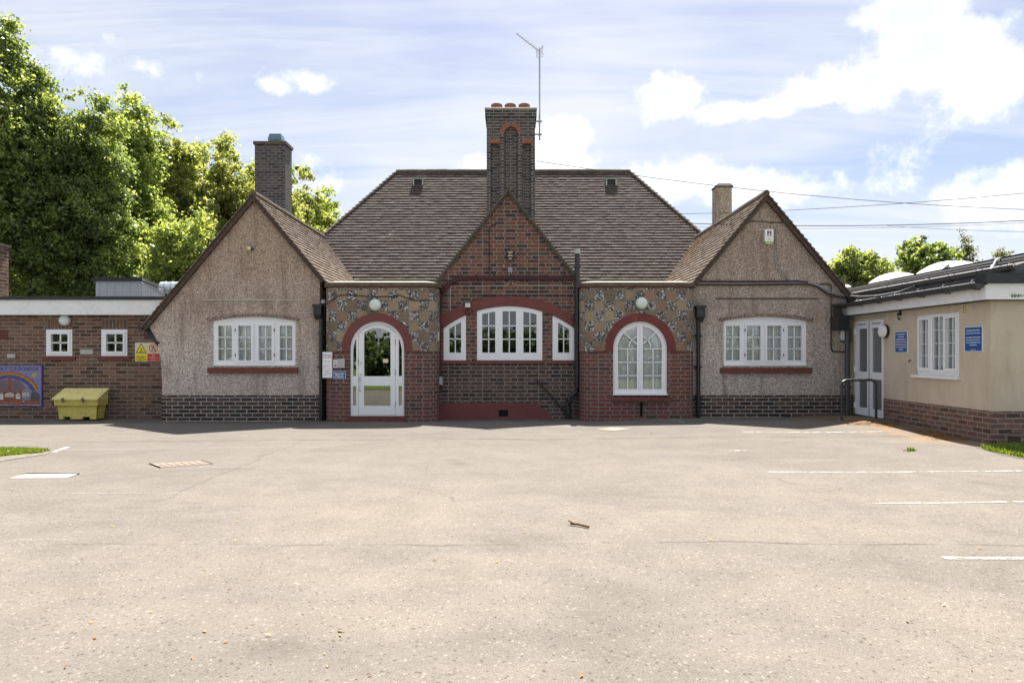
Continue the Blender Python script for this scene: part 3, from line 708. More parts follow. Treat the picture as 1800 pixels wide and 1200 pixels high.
# ridge and bonnet hips
def ridge(p0, p1, r=.085, seg=.32, name='ridge', mat='ridge_tile'):
    p0, p1 = Vector(p0), Vector(p1); n = max(1, int((p1-p0).length/seg)); mb = MB()
    for k in range(n):
        a, c = p0.lerp(p1, k/n), p0.lerp(p1, (k+.985)/n); j = random.uniform(-.004, .004)
        mb.tube([a+Vector((0, 0, j)), c+Vector((0, 0, j))], r*random.uniform(.96, 1.04), 10)
    return part(mb, name, mat)
ridge((RX0, yr, zR+.01), (RX1, yr, zR+.01))
def hip(p0, p1, side):
    p0, p1 = Vector(p0), Vector(p1); n = 40; mb = MB()
    for k in range(n):
        a = p0.lerp(p1, k/n); c = p0.lerp(p1, (k+1.15)/n); u = Vector((0, 0, 1)); s = (c-a).normalized().cross(u).normalized()
        w_ = .085; j = random.uniform(-.006, .006)
        q = [a+s*w_+u*(.042+j), a-s*w_+u*(.042+j), c-s*w_*.7+u*.012, c+s*w_*.7+u*.012]; lo = [p-u*.06 for p in q]
        mb.face(q); mb.face([q[0], q[1], lo[1], lo[0]]); mb.face([q[1], q[2], lo[2], lo[1]]); mb.face([q[3], q[0], lo[0], lo[3]])
    part(mb, 'hip_tiles', 'ridge_tile')
hip((EX0, ye, zE+.02), (RX0, yr, zR+.02), -1); hip((EX1, ye, zE+.02), (RX1, yr, zR+.02), 1)
# small square roof vents
for a, b_ in ((727, 743), (1066, 1083)):
    d = 21.64; u0, u1 = PX(a, d), PX(b_, d); y0 = d-D0; z0, z1 = PZ(332.5, d), PZ(315, d)
    v = MB(); v.box(u0-.02, u1+.02, y0-.02, y0+.5, z0-.02, z0+.02); v.box(u0-.02, u0+.02, y0-.02, y0+.5, z0, z1); v.box(u1-.02, u1+.02, y0-.02, y0+.5, z0, z1); v.box(u0-.04, u1+.04, y0-.04, y0+.5, z1, z1+.03)
    rv = part(v, 'roof_vent', 'weathered_plate'); g = MB(); g.box(u0, u1, y0+.03, y0+.04, z0, z1); g.build('vent_grille', 'dark_trim', rv)

# wing roofs: ridge runs back until the main slope catches it
for (xr, zr, xl, xrr, side) in ((-5.51, 4.80, -7.86, -3.72, -1), (5.42, 4.81, 3.60, 7.70, 1)):
    yk = ye+(zr-zE)/PM+.25
    for tgt in (xl, xrr):
        w_ = abs(tgt-xr); Ls = math.hypot(w_, 1.2*w_); sgn = 1 if tgt > xr else -1
        inner = (side < 0 and sgn > 0) or (side > 0 and sgn < 0)
        # v runs upslope from the eaves (x = tgt) to the ridge
        zt = zr-1.2*w_; yv = ye+(zt-zE)/PM if inner else yk+1.5
        yv = max(yv, .5) if inner else yv
        tiles('wing_roof_slope', 'wing_tile', (tgt, -.09, zt), (0, 1, 0), (-sgn*w_, 0, 1.2*w_), [(0, 0), (max(yv, 3.4)+.2, 0), (yk+.1, Ls), (0, Ls)], gauge=.125, tw=.17, thick=.034)
    ridge((xr, -.07, zr+.02), (xr, yk+.1, zr+.02), r=.07)
    # verge: undercloak mortar and tile edges standing proud of the gable
    v = MB(); tk = .075
    for tgt in (xl, xrr):
        w_ = abs(tgt-xr); sg = 1 if tgt > xr else -1
        if (side < 0 and sg > 0): w_ = abs(-4.0-xr)
        if (side > 0 and sg < 0): w_ = abs(3.72-xr)
        e = xr+sg*w_; nx, nz = sg*.77*tk, .64*tk
        pts = [(xr, zr-.015), (e, zr-.015-1.2*w_), (e-nx, zr-.015-1.2*w_-nz), (xr, zr-.015-tk*1.55)]
        if sg < 0: pts = pts[::-1]
        v.prism(F0, pts, [], -.02, .085, back=True)
        n = int(w_/.085)
        for k in range(n):
            x = xr+sg*w_*(k+.5)/n; z = zr-.005-1.2*w_*(k+.5)/n; j = random.uniform(0, .010)
            pt = [(x-.05, z+sg*.06-.018), (x+.05, z-sg*.06-.018), (x+.05+sg*.018, z-sg*.06+.016), (x-.05+sg*.018, z+sg*.06+.016)]
            v.prism(F0, pt, [], .02, .095+j)
    part(v, 'verge', 'verge_mortar')
# eaves bracket and gutter end on the left wing, gutter on the right
g = MB(); g.tube([(-7.90, -.1, 1.97), (-7.90, 1.0, 1.97)], .055, 10); part(g, 'gutter', 'black_iron')
g = MB(); g.tube([(-7.86, -.03, 1.95), (-7.74, -.03, 1.78), (-7.58, -.03, 1.66), (-7.52, .06, 1.62)], .026, 8); g.tube([(-7.80, .03, 1.9), (-7.66, .03, 1.70), (-7.55, .1, 1.55)], .035, 8); part(g, 'gutter_bracket', 'black_iron')

# ---- central brick gable
YC = .25; dC = D0+YC; FC = FR(YC)
pk = (PX(893, dC), PZ(340, dC)); gl = (-1.70, 3.0-.09*1.26+.02); gr = (1.46, 2.96)
XC = (PX(779.4, dC)+PX(1009.5, dC))/2; hi = (PX(1009.5, dC)-PX(779.4, dC))/2; zi, ri = PZ(577, dC), PZ(538, dC)-PZ(577, dC)
xo0, xo1 = PX(773, dC), PX(1013, dC); zo, ro = PZ(558, dC), PZ(520, dC)-PZ(558, dC)
def zi_at(x): return head_z(x, XC-hi, XC+hi, zi, ri)
zb = PZ(633, dC)
def arch_light(x0, x1, z0, off=0.0, n=8):
    return [(x0, z0), (x1, z0)]+[(x1+(x0-x1)*k/n, zi_at(x1+(x0-x1)*k/n)-off) for k in range(n+1)]
mL, mR = PX(838.6, dC), PX(953.3, dC); lL, lR = PX(779.4, dC)+.005, PX(819.2, dC); rL, rR = PX(971.2, dC), PX(1010.3, dC)-.012
holes = [arch_light(lL, lR, zb), arch_light(mL, mR, zb), arch_light(rL, rR, zb)]
cw = [(-1.9, -.3), (1.9, -.3), (1.9, 2.62), (gr[0]+.12, gr[1]-.16), pk, (gl[0], gl[1]), (-1.9, 2.62)]
# lower part darker brick, gable redder: butt at the springing of the red arch
lo_top = PZ(634.5, dC)
part(MB().prism(FC, [(-1.9, -.3), (1.9, -.3), (1.9, lo_top), (-1.9, lo_top)], [], -.28, 0), 'lower_wall', 'brick_centre')
part(MB().prism(FC, [(-1.9, lo_top), (1.9, lo_top)]+cw[2:], [[(x, max(z, lo_top+.004)) for x, z in h] for h in holes], -.28, 0), 'gable_wall', 'brick_gable')
arc_o = seg_head(xo0, xo1, zo, ro, 28); arc_i = [(XC+hi-2*hi*k/28, zi_at(XC+hi-2*hi*k/28)+.004) for k in range(29)]
part(MB().prism(FC, arc_o+arc_i[::-1], [], -.02, .022), 'arch_band', 'red_paint')
for (a, b_) in ((lL-.04, lR+.06), (mL-.06, mR+.05), (rL-.05, rR+.05)):
    part(MB().fbox(FC, a, b_, PZ(639, dC), PZ(633.3, dC), -.03, .045), 'window_sill', 'red_paint')
def cwin(x0, x1, lts, label, v1px=548.5):
    L = []; bars = []
    for (a, b_, top, rows) in lts:
        u0, u1 = PX(a, dC), PX(b_, dC); v0 = PZ(619.6, dC)
        v = [(u0, v0), (u1, v0)]+[(u1+(u0-u1)*k/6, min(PZ(top, dC) if top else 9, zi_at(u1+(u0-u1)*k/6)-.10)) for k in range(7)]
        L.append(v); m = (u0+u1)/2; vt = min(zi_at(m)-.10, PZ(top, dC) if top else 9); bars.append((m-.011, m+.011, v0, vt))
        for k in rows: z = PZ(k, dC); bars.append((u0, u1, z-.011, z+.011))
    wn = window(school, FC, arch_light(x0, x1, zb, .003), L, None, w0=-.075, bars=bars, behind=None)
    wn['label'] = label; return wn
cwin(mL, mR, [(847.5, 870.5, 547, (572.5, 596)), (883.4, 907, 547, (572.5, 596)), (920, 943.2, 547, (572.5, 596))], 'three-light window under the middle of the red arch')
cwin(lL, lR, [(789.8, 810.5, None, (595.6,))], 'small window under the left end of the red arch')
cwin(rL, rR, [(980.9, 1001, None, (595.6,))], 'small window under the right end of the red arch')
# red painted plinth with a sloping end, and the air brick in it
ap = part(MB().prism(FC, [(PX(764, dC), -.25), (PX(971, dC), -.25), (PX(969, dC), PZ(731, dC)), (PX(943, dC), PZ(708, dC)), (PX(764, dC), PZ(708, dC))], [], -.02, .05), 'painted_plinth', 'red_paint')
MB().fbox(FC, PX(877, dC), PX(893, dC), PZ(731, dC), PZ(720, dC), .04, .056).build('air_brick', 'dark_gap', ap)
# gable roof and verges
zk = pk[1]+.05; yk = ye+(zk-zE)/PM+.1; KS = 1.27
for sg, wd in ((-1, 1.62), (1, 1.60)):
    Ls = math.hypot(wd, KS*wd)
    tiles('gable_roof_slope', 'roof_tile', (pk[0]+sg*wd, YC-.03, zk-KS*wd), (0, 1, 0), (-sg*wd, 0, KS*wd), [(0, 0), (3.5, 0), (yk-YC, Ls), (0, Ls)])
v = MB()
for sg, wd in ((-1, 1.60), (1, 1.50)):
    for lay, (t0, t1, w1) in enumerate(((-.012, .05, .09), (-.065, -.014, .055))):
        e = pk[0]+sg*wd
        pts = [(pk[0], zk+t0), (e, zk+t0-KS*wd), (e, zk+t1-KS*wd), (pk[0], zk+t1)]
        v.prism(FC, pts, [], -.02, w1, back=True)
part(v, 'verge', 'stone_coping')

# ---- flint chequered porches
YP = -.35; dP = D0+YP; FP = FR(YP)
zCh, zTop, zCop = PZ(617, dP), PZ(506, dP), PZ(497, dP)
def porch(px0, px1, cpx, rin, rout, zspr, opening_bottom):
    x0, x1 = PX(px0, dP), PX(px1, dP); cx = PX(cpx, dP); rad = .30
    def shell(za, zb_, off, hole_pts, name, mat, base_w=-.25):
        # flat front between rounded corners
        a, b_ = x0+rad, x1-rad
        mb = MB(); mb.prism(FP, hole_pts, [], base_w, off)
        for sx, c0 in ((-1, a), (1, b_)):
            n = 8
            for k in range(n):
                t0, t1 = math.pi/2*k/n, math.pi/2*(k+1)/n; r = rad+off
                p = lambda t_: (c0+sx*r*math.sin(t_), YP+rad-r*math.cos(t_))
                (xa, ya), (xb, yb_) = p(t0), p(t1); u0, u1 = c0+sx*r*t0+20, c0+sx*r*t1+20
                q = [(xa, ya, za), (xb, yb_, za), (xb, yb_, zb_), (xa, ya, zb_)]; uv = [(u0, za+5), (u1, za+5), (u1, zb_+5), (u0, zb_+5)]
                mb.face(q, uv)
            xe = c0+sx*(rad+off); ue = c0+sx*(rad+off)*math.pi/2+20; yb2 = ye
            mb.face([(xe, YP+rad, za), (xe, yb2, za), (xe, yb2, zb_), (xe, YP+rad, zb_)], [(ue, za+5), (ue+sx*(yb2-YP-rad), za+5), (ue+sx*(yb2-YP-rad), zb_+5), (ue, zb_+5)])
        return part(mb, name, mat)
    a, b_ = x0+rad, x1-rad; ob = opening_bottom
    # lower brickwork with the opening cut to the springing
    low = [(a, -.3), (b_, -.3), (b_, zCh), (cx+rout, zCh), (cx+rin, zCh), (cx+rin, ob), (cx-rin, ob), (cx-rin, zCh), (cx-rout, zCh), (a, zCh)]
    shell(-.3, zCh, 0, low, 'porch_wall', 'brick_porch')
    up = [(a, zCh), (cx-rout, zCh), (cx-rout, zspr)]+arc(cx, zspr, rout, 180, 0, 28)+[(cx+rout, zspr), (cx+rout, zCh), (b_, zCh), (b_, zTop), (a, zTop)]
    shell(zCh, zTop, 0.004, up, 'flint_band', 'flint_chequer')
    # red arch
    part(MB().prism(FP, [(cx+rin, zCh), (cx+rout, zCh)]+arc(cx, zspr, rout, 0, 180, 30)+[(cx-rout, zCh), (cx-rin, zCh)]+arc(cx, zspr, rin, 180, 0, 30), [], -.25, .018), 'arch_surround', 'red_paint' if px0 < 800 else 'red_arch_worn')
    # projecting string under the flint
    for p_, q_ in ((a-.02, cx-rout-.002), (cx+rout+.002, b_+.02)):
        part(MB().fbox(FP, p_, q_, zCh-.022, zCh+.012, 0, .022), 'string_course', 'red_tile')
    # brick-on-edge course and weathered coping, following the rounded corners
    def ringpoly(off, n=8):
        pts = [(x0-off, ye), (x0-off, YP+rad)]
        pts += [(a-(rad+off)*math.cos(R(90*k/n)), YP+rad-(rad+off)*math.sin(R(90*k/n))) for k in range(n+1)]
        pts += [(b_+(rad+off)*math.sin(R(90*k/n)), YP+rad-(rad+off)*math.cos(R(90*k/n))) for k in range(n+1)]
        pts += [(x1+off, YP+rad), (x1+off, ye)]
        return pts
    FZ = lambda u, v, w_: (u, v, w_)
    part(MB().prism(FZ, ringpoly(.012), [], zTop, zTop+.035), 'tile_course', 'red_tile')
    part(MB().prism(FZ, ringpoly(.045), [], zTop+.0355, zCop+.005, back=True), 'coping', 'stone_coping')
    c = MB(); P, Q = ringpoly(.045), ringpoly(-.16)
    for i in range(len(P)-1):
        c.face([(*P[i], zCop+.0055), (*P[i+1], zCop+.0055), (*Q[i+1], zCop+.05), (*Q[i], zCop+.05)])
    c.prism(FZ, Q, [], zCop+.04, zCop+.05)
    part(c, 'coping_top', 'stone_top')
plain('stone_top', (.36, .31, .25), 0.9, 0.2, var=0.2, scale=6, dirt=(.14, .12, .1), bump=0.3)
def fn(t):
    uv = t.obj(); c = t.mix(t.mr(t.noise(uv, 4, 5, .6), .35, .65), (.19, .042, .036), (.13, .035, .032))
    m = t.noise(t.vmath('MULTIPLY', t.vmath('SUBTRACT', uv, (2.68, 0, 0)), (26, 1, 5)), 1.0, 4, .7)
    z = t.n('ShaderNodeSeparateXYZ', {0: uv}).outputs[2]
    c = t.mix(t.math('MULTIPLY', t.mr(m, .60, .68), t.mr(z, 2.0, 2.15)), c, (.38, .17, .06))
    return {'Base Color': c, 'Normal': t.bump(m, .3, .01)}
material('red_arch_worn', fn, .65, .3)
RIN, ROUT = .567, .735
zspr = PZ(612.3, dP)
dX = PX(662.8, dP); wX = PX(1125.5, dP)
porch(568, 768, 662.8, RIN, ROUT, zspr, PZ(732, dP))
porch(1022, 1224, 1125.5, RIN, ROUT, zspr, PZ(697, dP))
# flat roofs of the porches
for a, b_ in ((-4.3, -1.55), (1.45, 4.1)): part(MB().box(a, b_, .3, ye+.3, 2.70, 2.80), 'porch_roof', 'felt_roof')

# ---- entrance door in the left porch
dd = dP+.06; FD = FR(YP+.10)
def U(px): return PX(px, dd)
def V(py): return PZ(py, dd)
zs2 = zspr; cx = dX
fb = PZ(731, dP); li, ri_ = U(630.2), U(695.4)    # leaf edges
FRr = RIN-.004
def clip_arch(x, r): return zs2+math.sqrt(max(0, r*r-(x-cx)**2))
outer = [(cx-FRr, fb), (cx+FRr, fb)]+arc(cx, zs2, FRr, 0, 180, 32)
leaf_hole = [(li, fb+.012), (ri_, fb+.012)]+[(ri_+(li-ri_)*k/12, min(clip_arch(ri_+(li-ri_)*k/12, FRr-.06), 9)) for k in range(13)]
s1 = [(U(620.8), V(661)), (U(626.6), V(661)), (U(626.6), V(594.5)), (U(624.5), V(599)), (U(622.3), V(606)), (U(621), V(616))]
s2 = [(2*cx-x, z) for x, z in s1][::-1]
s3 = rect(U(620.8), U(626.6), V(712.5), V(678)); s4 = [(2*cx-x, z) for x, z in s3][::-1]
door = MB().prism(FD, outer, [leaf_hole, s1, s2, s3, s4], 0, .06, back=True).build('entrance_door', 'white_paint', school)
lf = [(x+(.006 if x < cx else -.006), z-(.006 if z > 1 else -.006)) for x, z in leaf_hole]
g0, g1 = U(640), U(686.6)
glA = [(g0, V(661)), (g1, V(661)), (g1, V(584.8))]+[(x, z) for x, z in seg_head(g0, g1, V(584.8), V(576.5)-V(584.8), 12)][1:]
glB = rect(g0, g1, V(713), V(677.8))
lfo = MB().prism(FD, lf, [glA, glB], .004, .05, back=True).build('door_leaf', 'white_paint', door)
p = MB()
for q in (glA, glB, s1, s2, s3, s4): p.prism(FD, q, [], 0, .022, sides=False)
p.build('pane', 'door_glass', door)
r = MB(); x0_, x1_ = cx-.6, cx+.6
r.face([FD(x0_, 0, -1.8), FD(x1_, 0, -1.8), FD(x1_, 2.3, -1.8), FD(x0_, 2.3, -1.8)])
for a_, b_ in (((x0_, .05), (x1_, .05)), ((x1_, .05), (x1_, 2.2)), ((x1_, 2.2), (x0_, 2.2)), ((x0_, 2.2), (x0_, .05))):
    r.face([FD(*a_, -.05), FD(*b_, -.05), FD(*b_, -1.8), FD(*a_, -1.8)])
r.build('lobby_wall', 'room_dark', door)
h = MB(); hx = U(634)
h.tube([FD(hx, V(663), .05), FD(hx, V(663), .10), FD(hx, V(664), .115), FD(hx, V(686), .115), FD(hx, V(687), .10), FD(hx, V(687), .05)], .011, 8)
h.build('handle', 'steel', door, smooth=True)
for py in (637.7, 658): MB().lathe(FD(U(635), V(py), .05), [(0, .012), (.017, .012), (.022, 0), (.022, -.01)], 14, 'y').build('lock', 'steel', door)
for py in (601, 654, 710): MB().fbox(FD, ri_-.008, ri_+.006, V(py+5), V(py-5), .05, .068).build('hinge', 'grey_plastic', door)
MB().fbox(FD, li-.010, li+.004, V(640), V(631), .05, .064).build('lock_plate', 'grey_plastic', door)
MB().fbox(FD, U(673), U(682), V(637.5), V(630.5), .023, .026).build('notice', 'sign_cream', door)
MB().fbox(FD, U(670), U(686), V(585.5), V(578.5), .012, .016).build('closer_box', 'light_plastic', door)
MB().fbox(FR(YP), dX-RIN-.03, dX+RIN+.03, -.2, fb-.003, -.12, .03).build('threshold', 'red_tile', door)
# porch soffit behind the arch ring keeps daylight out

# ---- arched window in the right porch
FW = FR(YP+.10); cx = wX
def U(px): return PX(px, dd)
def V(py): return PZ(py, dd)
wb = PZ(694, dP)
outer = [(cx-FRr, wb), (cx+FRr, wb)]+arc(cx, zs2, FRr, 0, 180, 32)
ro_, riG = .465, .465
xi = [U(1086.8), U(1119.4), U(1131.6), U(1164)]
c_l = [(xi[0], V(683.4)), (xi[1], V(683.4)), (xi[1], zs2+math.sqrt(max(0, .47**2-(xi[1]-cx)**2)))]+[(x, z) for x, z in arc(cx, zs2, .462, 101, 180, 12)]
c_r = [(2*cx-x, z) for x, z in c_l][::-1]
bars = []
for (a, b_) in ((xi[0], xi[1]), (xi[2], xi[3])):
    m = (a+b_)/2
    bars.append((m-.010, m+.010, V(683.4), zs2-.02))
    for py in (613, 636.5, 660): bars.append((a, b_, V(py)-.010, V(py)+.010))
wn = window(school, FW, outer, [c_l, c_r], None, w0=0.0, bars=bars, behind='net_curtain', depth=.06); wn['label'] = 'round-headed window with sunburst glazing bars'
q = MB()
for a0, a1 in ((97, 180), (0, 83)):
    P = arc(cx, zs2+.03, .235, a0, a1, 10)
    for k in range(10): q.prism(FW, [P[k], P[k+1], (cx+(P[k+1][0]-cx)*.915, zs2+.03+(P[k+1][1]-zs2-.03)*.915), (cx+(P[k][0]-cx)*.915, zs2+.03+(P[k][1]-zs2-.03)*.915)], [], .02, .05)
for ang in (135, 45):
    ca, sa = math.cos(R(ang)), math.sin(R(ang)); px_, pz_ = -sa*.011, ca*.011
    q.prism(FW, [(cx+ca*.09+px_, zs2+.03+sa*.09+pz_), (cx+ca*.09-px_, zs2+.03+sa*.09-pz_), (cx+ca*.47-px_, zs2+sa*.47-pz_), (cx+ca*.47+px_, zs2+sa*.47+pz_)], [], .02, .05)
q.build('fanlight_bar', 'white_paint', wn)
MB().fbox(FW, cx-.006, cx+.006, wb+.03, V(572), .06, .068).build('meeting_rail', 'white_fascia', wn)
MB().fbox(FR(YP), cx-RIN, cx+RIN, wb-.005, wb+.03, -.1, .02).build('frame_sill', 'white_paint', wn)
MB().fbox(FR(YP), PX(1073.5, dP), PX(1179, dP), PZ(704.5, dP), PZ(699, dP), 0, .06).build('brick_sill', 'red_tile', school)
part(MB().fbox(FR(YP), cx-.025+.02, cx+.025+.02, PZ(731, dP), PZ(707, dP), 0, .012), 'air_slot', 'dark_gap')

# ---- chimneys
yc = 4.9; dc = D0+yc; FK = FR(yc); a, b_ = PX(855.5, dc), PX(940.5, dc); zt = PZ(190, dc)
chim = MB(); chim.box(a, b_, yc+.1, yc+.95, 3.2, zt)
def cu(x): return PX(840+x/5, dc)
def cv(y): return PZ(160+y/5, dc)
h1 = rect(cu(112), cu(191), 3.6, cv(465)); h3 = rect(cu(391), cu(466), 3.6, cv(465))
rc = (cu(350)-cu(232))/2; h2 = [(cu(232), 3.6), (cu(350), 3.6)]+arc((cu(232)+cu(350))/2, cv(372), rc, 0, 180, 14)
chim.prism(FK, [(a, 3.2), (b_, 3.2), (b_, zt), (a, zt)], [h1, h2, h3], -.1, 0)
chim.prism(FK, [(a-.045, cv(228)), (b_+.045, cv(228)), (b_+.045, cv(166)), (a-.045, cv(166))], [], -1.0, .04, back=True)
chim = part(chim, 'chimney', 'brick_chimney'); chim['label'] = 'tall central chimney stack with arched recess and three red pots'
m = MB(); cxx = (cu(232)+cu(350))/2
for k in range(15):
    a0, a1 = 180*k/15+1.2, 180*(k+1)/15-1.2
    if k == 7: continue
    m.prism(FK, [*arc(cxx, cv(372), rc+.13, a0, a1, 2), *arc(cxx, cv(372), rc-.004, a1, a0, 2)], [], -.03, .014)
m.build('arch_bricks', 'orange_brick', chim)
for u0, u1 in ((108, 198), (391, 478)):
    m = MB()
    for k in range(4): x0_ = cu(u0+(u1-u0)*k/4); x1_ = cu(u0+(u1-u0)*(k+.9)/4); m.fbox(FK, x0_, x1_, cv(458), cv(415), -.02, .016)
    m.build('brick_lintel', 'orange_brick', chim)

m = MB(); m.box(a-.055, b_+.055, yc-.05, yc+1.0, cv(166), cv(152))
P0 = [(a-.04, yc-.04), (b_+.04, yc-.04), (b_+.04, yc+.99), (a-.04, yc+.99)]; P1 = [(a+.12, yc+.2), (b_-.12, yc+.2), (b_-.12, yc+.75), (a+.12, yc+.75)]
for k in range(4): m.face([(*P0[k], cv(152)), (*P0[(k+1) % 4], cv(152)), (*P1[(k+1) % 4], cv(122)), (*P1[k], cv(122))])
m.face([(*p_, cv(122)) for p_ in P1]); m.build('flaunching', 'stone_top', chim)
for px_ in (872.5, 897, 922):
    c = (PX(px_, dc), yc+.45, cv(140)); MB().lathe(c, [(.11, 0), (.10, .06), (.115, .09), (.15, .12), (.17, .17), (.17, .20), (.155, .22), (.12, .215), (.10, .15), (0, .14)], 20).build('chimney_pot', 'terracotta', chim, smooth=True)
# left stack
dl = 21.0; yl = dl-D0; a, b_ = PX(447.8, dl), PX(501.5, dl); zt = PZ(254, dl)
c = MB(); c.box(a, b_, yl, yl+.62, 2.5, zt); cl = part(c, 'chimney', 'brick_chimney'); cl['label'] = 'plain dark brick chimney behind the left gable with grey metal cowl'
c = MB(); c.box(a-.04, b_+.04, yl-.04, yl+.66, zt, zt+.09); c.build('chimney_cap', 'stone_coping', cl)
c = MB(); z0, z1 = zt+.09, PZ(232.5, dl); xa, xb = PX(468.5, dl), PX(493, dl); ym0, ym1 = yl+.1, yl+.5
P0 = [(xa+.03, ym0+.03), (xb-.03, ym0+.03), (xb-.03, ym1-.03), (xa+.03, ym1-.03)]; Pm = [(xa, ym0), (xb, ym0), (xb, ym1), (xa, ym1)]; P1 = [(xa+.04, ym0+.04), (xb-.04, ym0+.04), (xb-.04, ym1-.04), (xa+.04, ym1-.04)]
zm = z0+(z1-z0)*.4
for A, B, u0, u1 in ((P0, Pm, z0, zm), (Pm, P1, zm, z1)):
    for k in range(4): c.face([(*A[k], u0), (*A[(k+1) % 4], u0), (*B[(k+1) % 4], u1), (*B[k], u1)])
c.face([(*q, z1) for q in P1]); c.build('cowl', 'blue_grey_metal', cl)
# right stack, roughcast
dr = 20.5; yr_ = dr-D0; a, b_ = PX(1259, dr), PX(1286.5, dr); zt = PZ(329, dr)
c = MB(); c.box(a, b_, yr_, yr_+.42, 2.5, zt); cr_ = part(c, 'chimney', 'render_rough'); cr_['label'] = 'plain roughcast chimney behind the right gable'
c = MB(); P0 = [(a-.02, yr_-.02), (b_+.04, yr_-.02), (b_+.04, yr_+.44), (a-.02, yr_+.44)]; P1 = [(a+.08, yr_+.06), (b_-.02, yr_+.06), (b_-.02, yr_+.36), (a+.08, yr_+.36)]
for k in range(4):
    c.face([(*P0[k], zt), (*P0[(k+1) % 4], zt), (*P0[(k+1) % 4], zt+.04), (*P0[k], zt+.04)]); c.face([(*P0[k], zt+.04), (*P0[(k+1) % 4], zt+.04), (*P1[(k+1) % 4], PZ(321.5, dr)), (*P1[k], PZ(321.5, dr))])
c.face([(*q, PZ(321.5, dr)) for q in P1]); c.build('chimney_cap', 'stone_coping', cr_)

# ---- rainwater pipes on the school
def pipe(pts, r, name='drainpipe', parent=school, mat='black_iron', clips=()):
    m = MB().tube(pts, r, 12); o = m.build(name, mat, parent, smooth=True)
    if clips:
        k = MB()
        for (x, y, z) in clips: k.tube([(x, y, z-.025), (x, y, z+.025)], r*1.3, 12); k.box(x-r*2, x+r*2, y+r*.2, y+r+.04, z-.012, z+.012)
        k.build('pipe_clip', mat, o)
    return o
def hopper(x0, x1, y, z0, z1, parent):
    m = MB(); m.box(x0, x1, y-.16, y, z0+(z1-z0)*.35, z1); m.box(x0-.02, x1+.02, y-.18, y, z1-.04, z1+.01)
    xm = (x0+x1)/2; A = [(x0, y-.16), (x1, y-.16), (x1, y), (x0, y)]; B = [(xm-.05, y-.1), (xm+.05, y-.1), (xm+.05, y), (xm-.05, y)]
    for k in range(4): m.face([(*A[k], z0+(z1-z0)*.35), (*A[(k+1) % 4], z0+(z1-z0)*.35), (*B[(k+1) % 4], z0), (*B[k], z0)])
    m.build('hopper', 'black_iron', parent)
x = PX(564.2, 14.5); dp = pipe([(x, -.09, -.1), (x, -.09, PZ(560, 14.5))], .042, clips=[(x, -.09, PZ(p_, 14.5)) for p_ in (585, 645, 700)])
hopper(PX(552.5, 14.5), PX(566, 14.5), -.02, PZ(562, 14.5), PZ(536, 14.5), dp)
k = MB(); k.lathe((PX(567, 14.4), -.14, PZ(530, 14.4)), [(0, .06), (.04, .05), (.055, 0), (.03, -.05)], 14, 'y'); k.build('pipe_junction', 'grey_plastic', dp)
x = PX(1227.8, 14.5); dp = pipe([(x, -.09, -.1), (x, -.09, PZ(560, 14.5))], .044, clips=[(x, -.09, PZ(p_, 14.5)) for p_ in (590, 645, 700)])
hopper(PX(1223.5, 14.5), PX(1238, 14.5), -.02, PZ(566, 14.5), PZ(538, 14.5), dp)
# big soil stack beside the right porch
d = dC-.12; X = PX(1014.8, d); y = d-D0
dp = pipe([(X, y, PZ(437, d)), (X, y, PZ(682, d)), (X-.03, y, PZ(689, d)), (X-.14, y-.02, PZ(695, d)), (X-.19, y-.02, PZ(701, d)), (X-.20, y-.02, PZ(712, d)), (X-.20, y-.02, PZ(745, d))], .055, 'soil_stack', clips=[(X, y, PZ(p_, d)) for p_ in (470, 560, 640)])
k = MB()
for py in (575, 603, 632, 655): k.tube([(X, y, PZ(py+2, d)), (X, y, PZ(py-2, d))], .068, 12)
k.tube([(X-.20, y-.02, PZ(722, d)), (X-.20, y-.02, PZ(727, d))], .075, 12); k.build('pipe_collar', 'black_iron', dp)
k = MB().tube([(X, y, PZ(437, d)), (X, y, PZ(446, d))], .062, 12).build('stack_cowl', 'weathered_plate', dp)
pipe([(PX(944, d), YC-.04, PZ(668, d)), (PX(968, d), YC-.05, PZ(693.5, d)), (PX(991, d), YC-.06, PZ(720, d))], .016, 'waste_pipe')
# pipes rising and crossing on the central gable
d = dC-.05; y = YC-.06
def cc(px, py, dd_=0): return (PX(px, d), y+dd_, PZ(py, d))
bend = [(774, 690), (774, 560), (775, 535), (779, 514), (790, 499), (806, 491), (830, 489.5), (1006, 490)]
pipe([cc(*q) for q in bend], .028, 'service_pipe', mat='maroon_conduit')
bend = [(771, 640), (771, 555), (772, 528), (776, 508), (787, 495), (803, 488), (830, 486.3), (1008, 486.5)]
dp = pipe([cc(*q, -.0) for q in bend], .016, 'service_pipe', mat='maroon_conduit')
k = MB()
for px_ in (810, 838, 868, 899, 930, 960, 992): k.fbox(FC, PX(px_-1.2, d), PX(px_+1.2, d), PZ(495, d), PZ(482, d), .02, .10)
k.build('pipe_clip', 'maroon_conduit', dp)

def fn(t):
    return t.n('ShaderNodeMixShader', {0: .10, 1: t.n('ShaderNodeBsdfTransparent', {'Color': (.6, .65, .65, 1)}).outputs[0], 2: t.n('ShaderNodeBsdfGlossy', {'Roughness': .02}).outputs[0]})
material('dim_glass', fn)
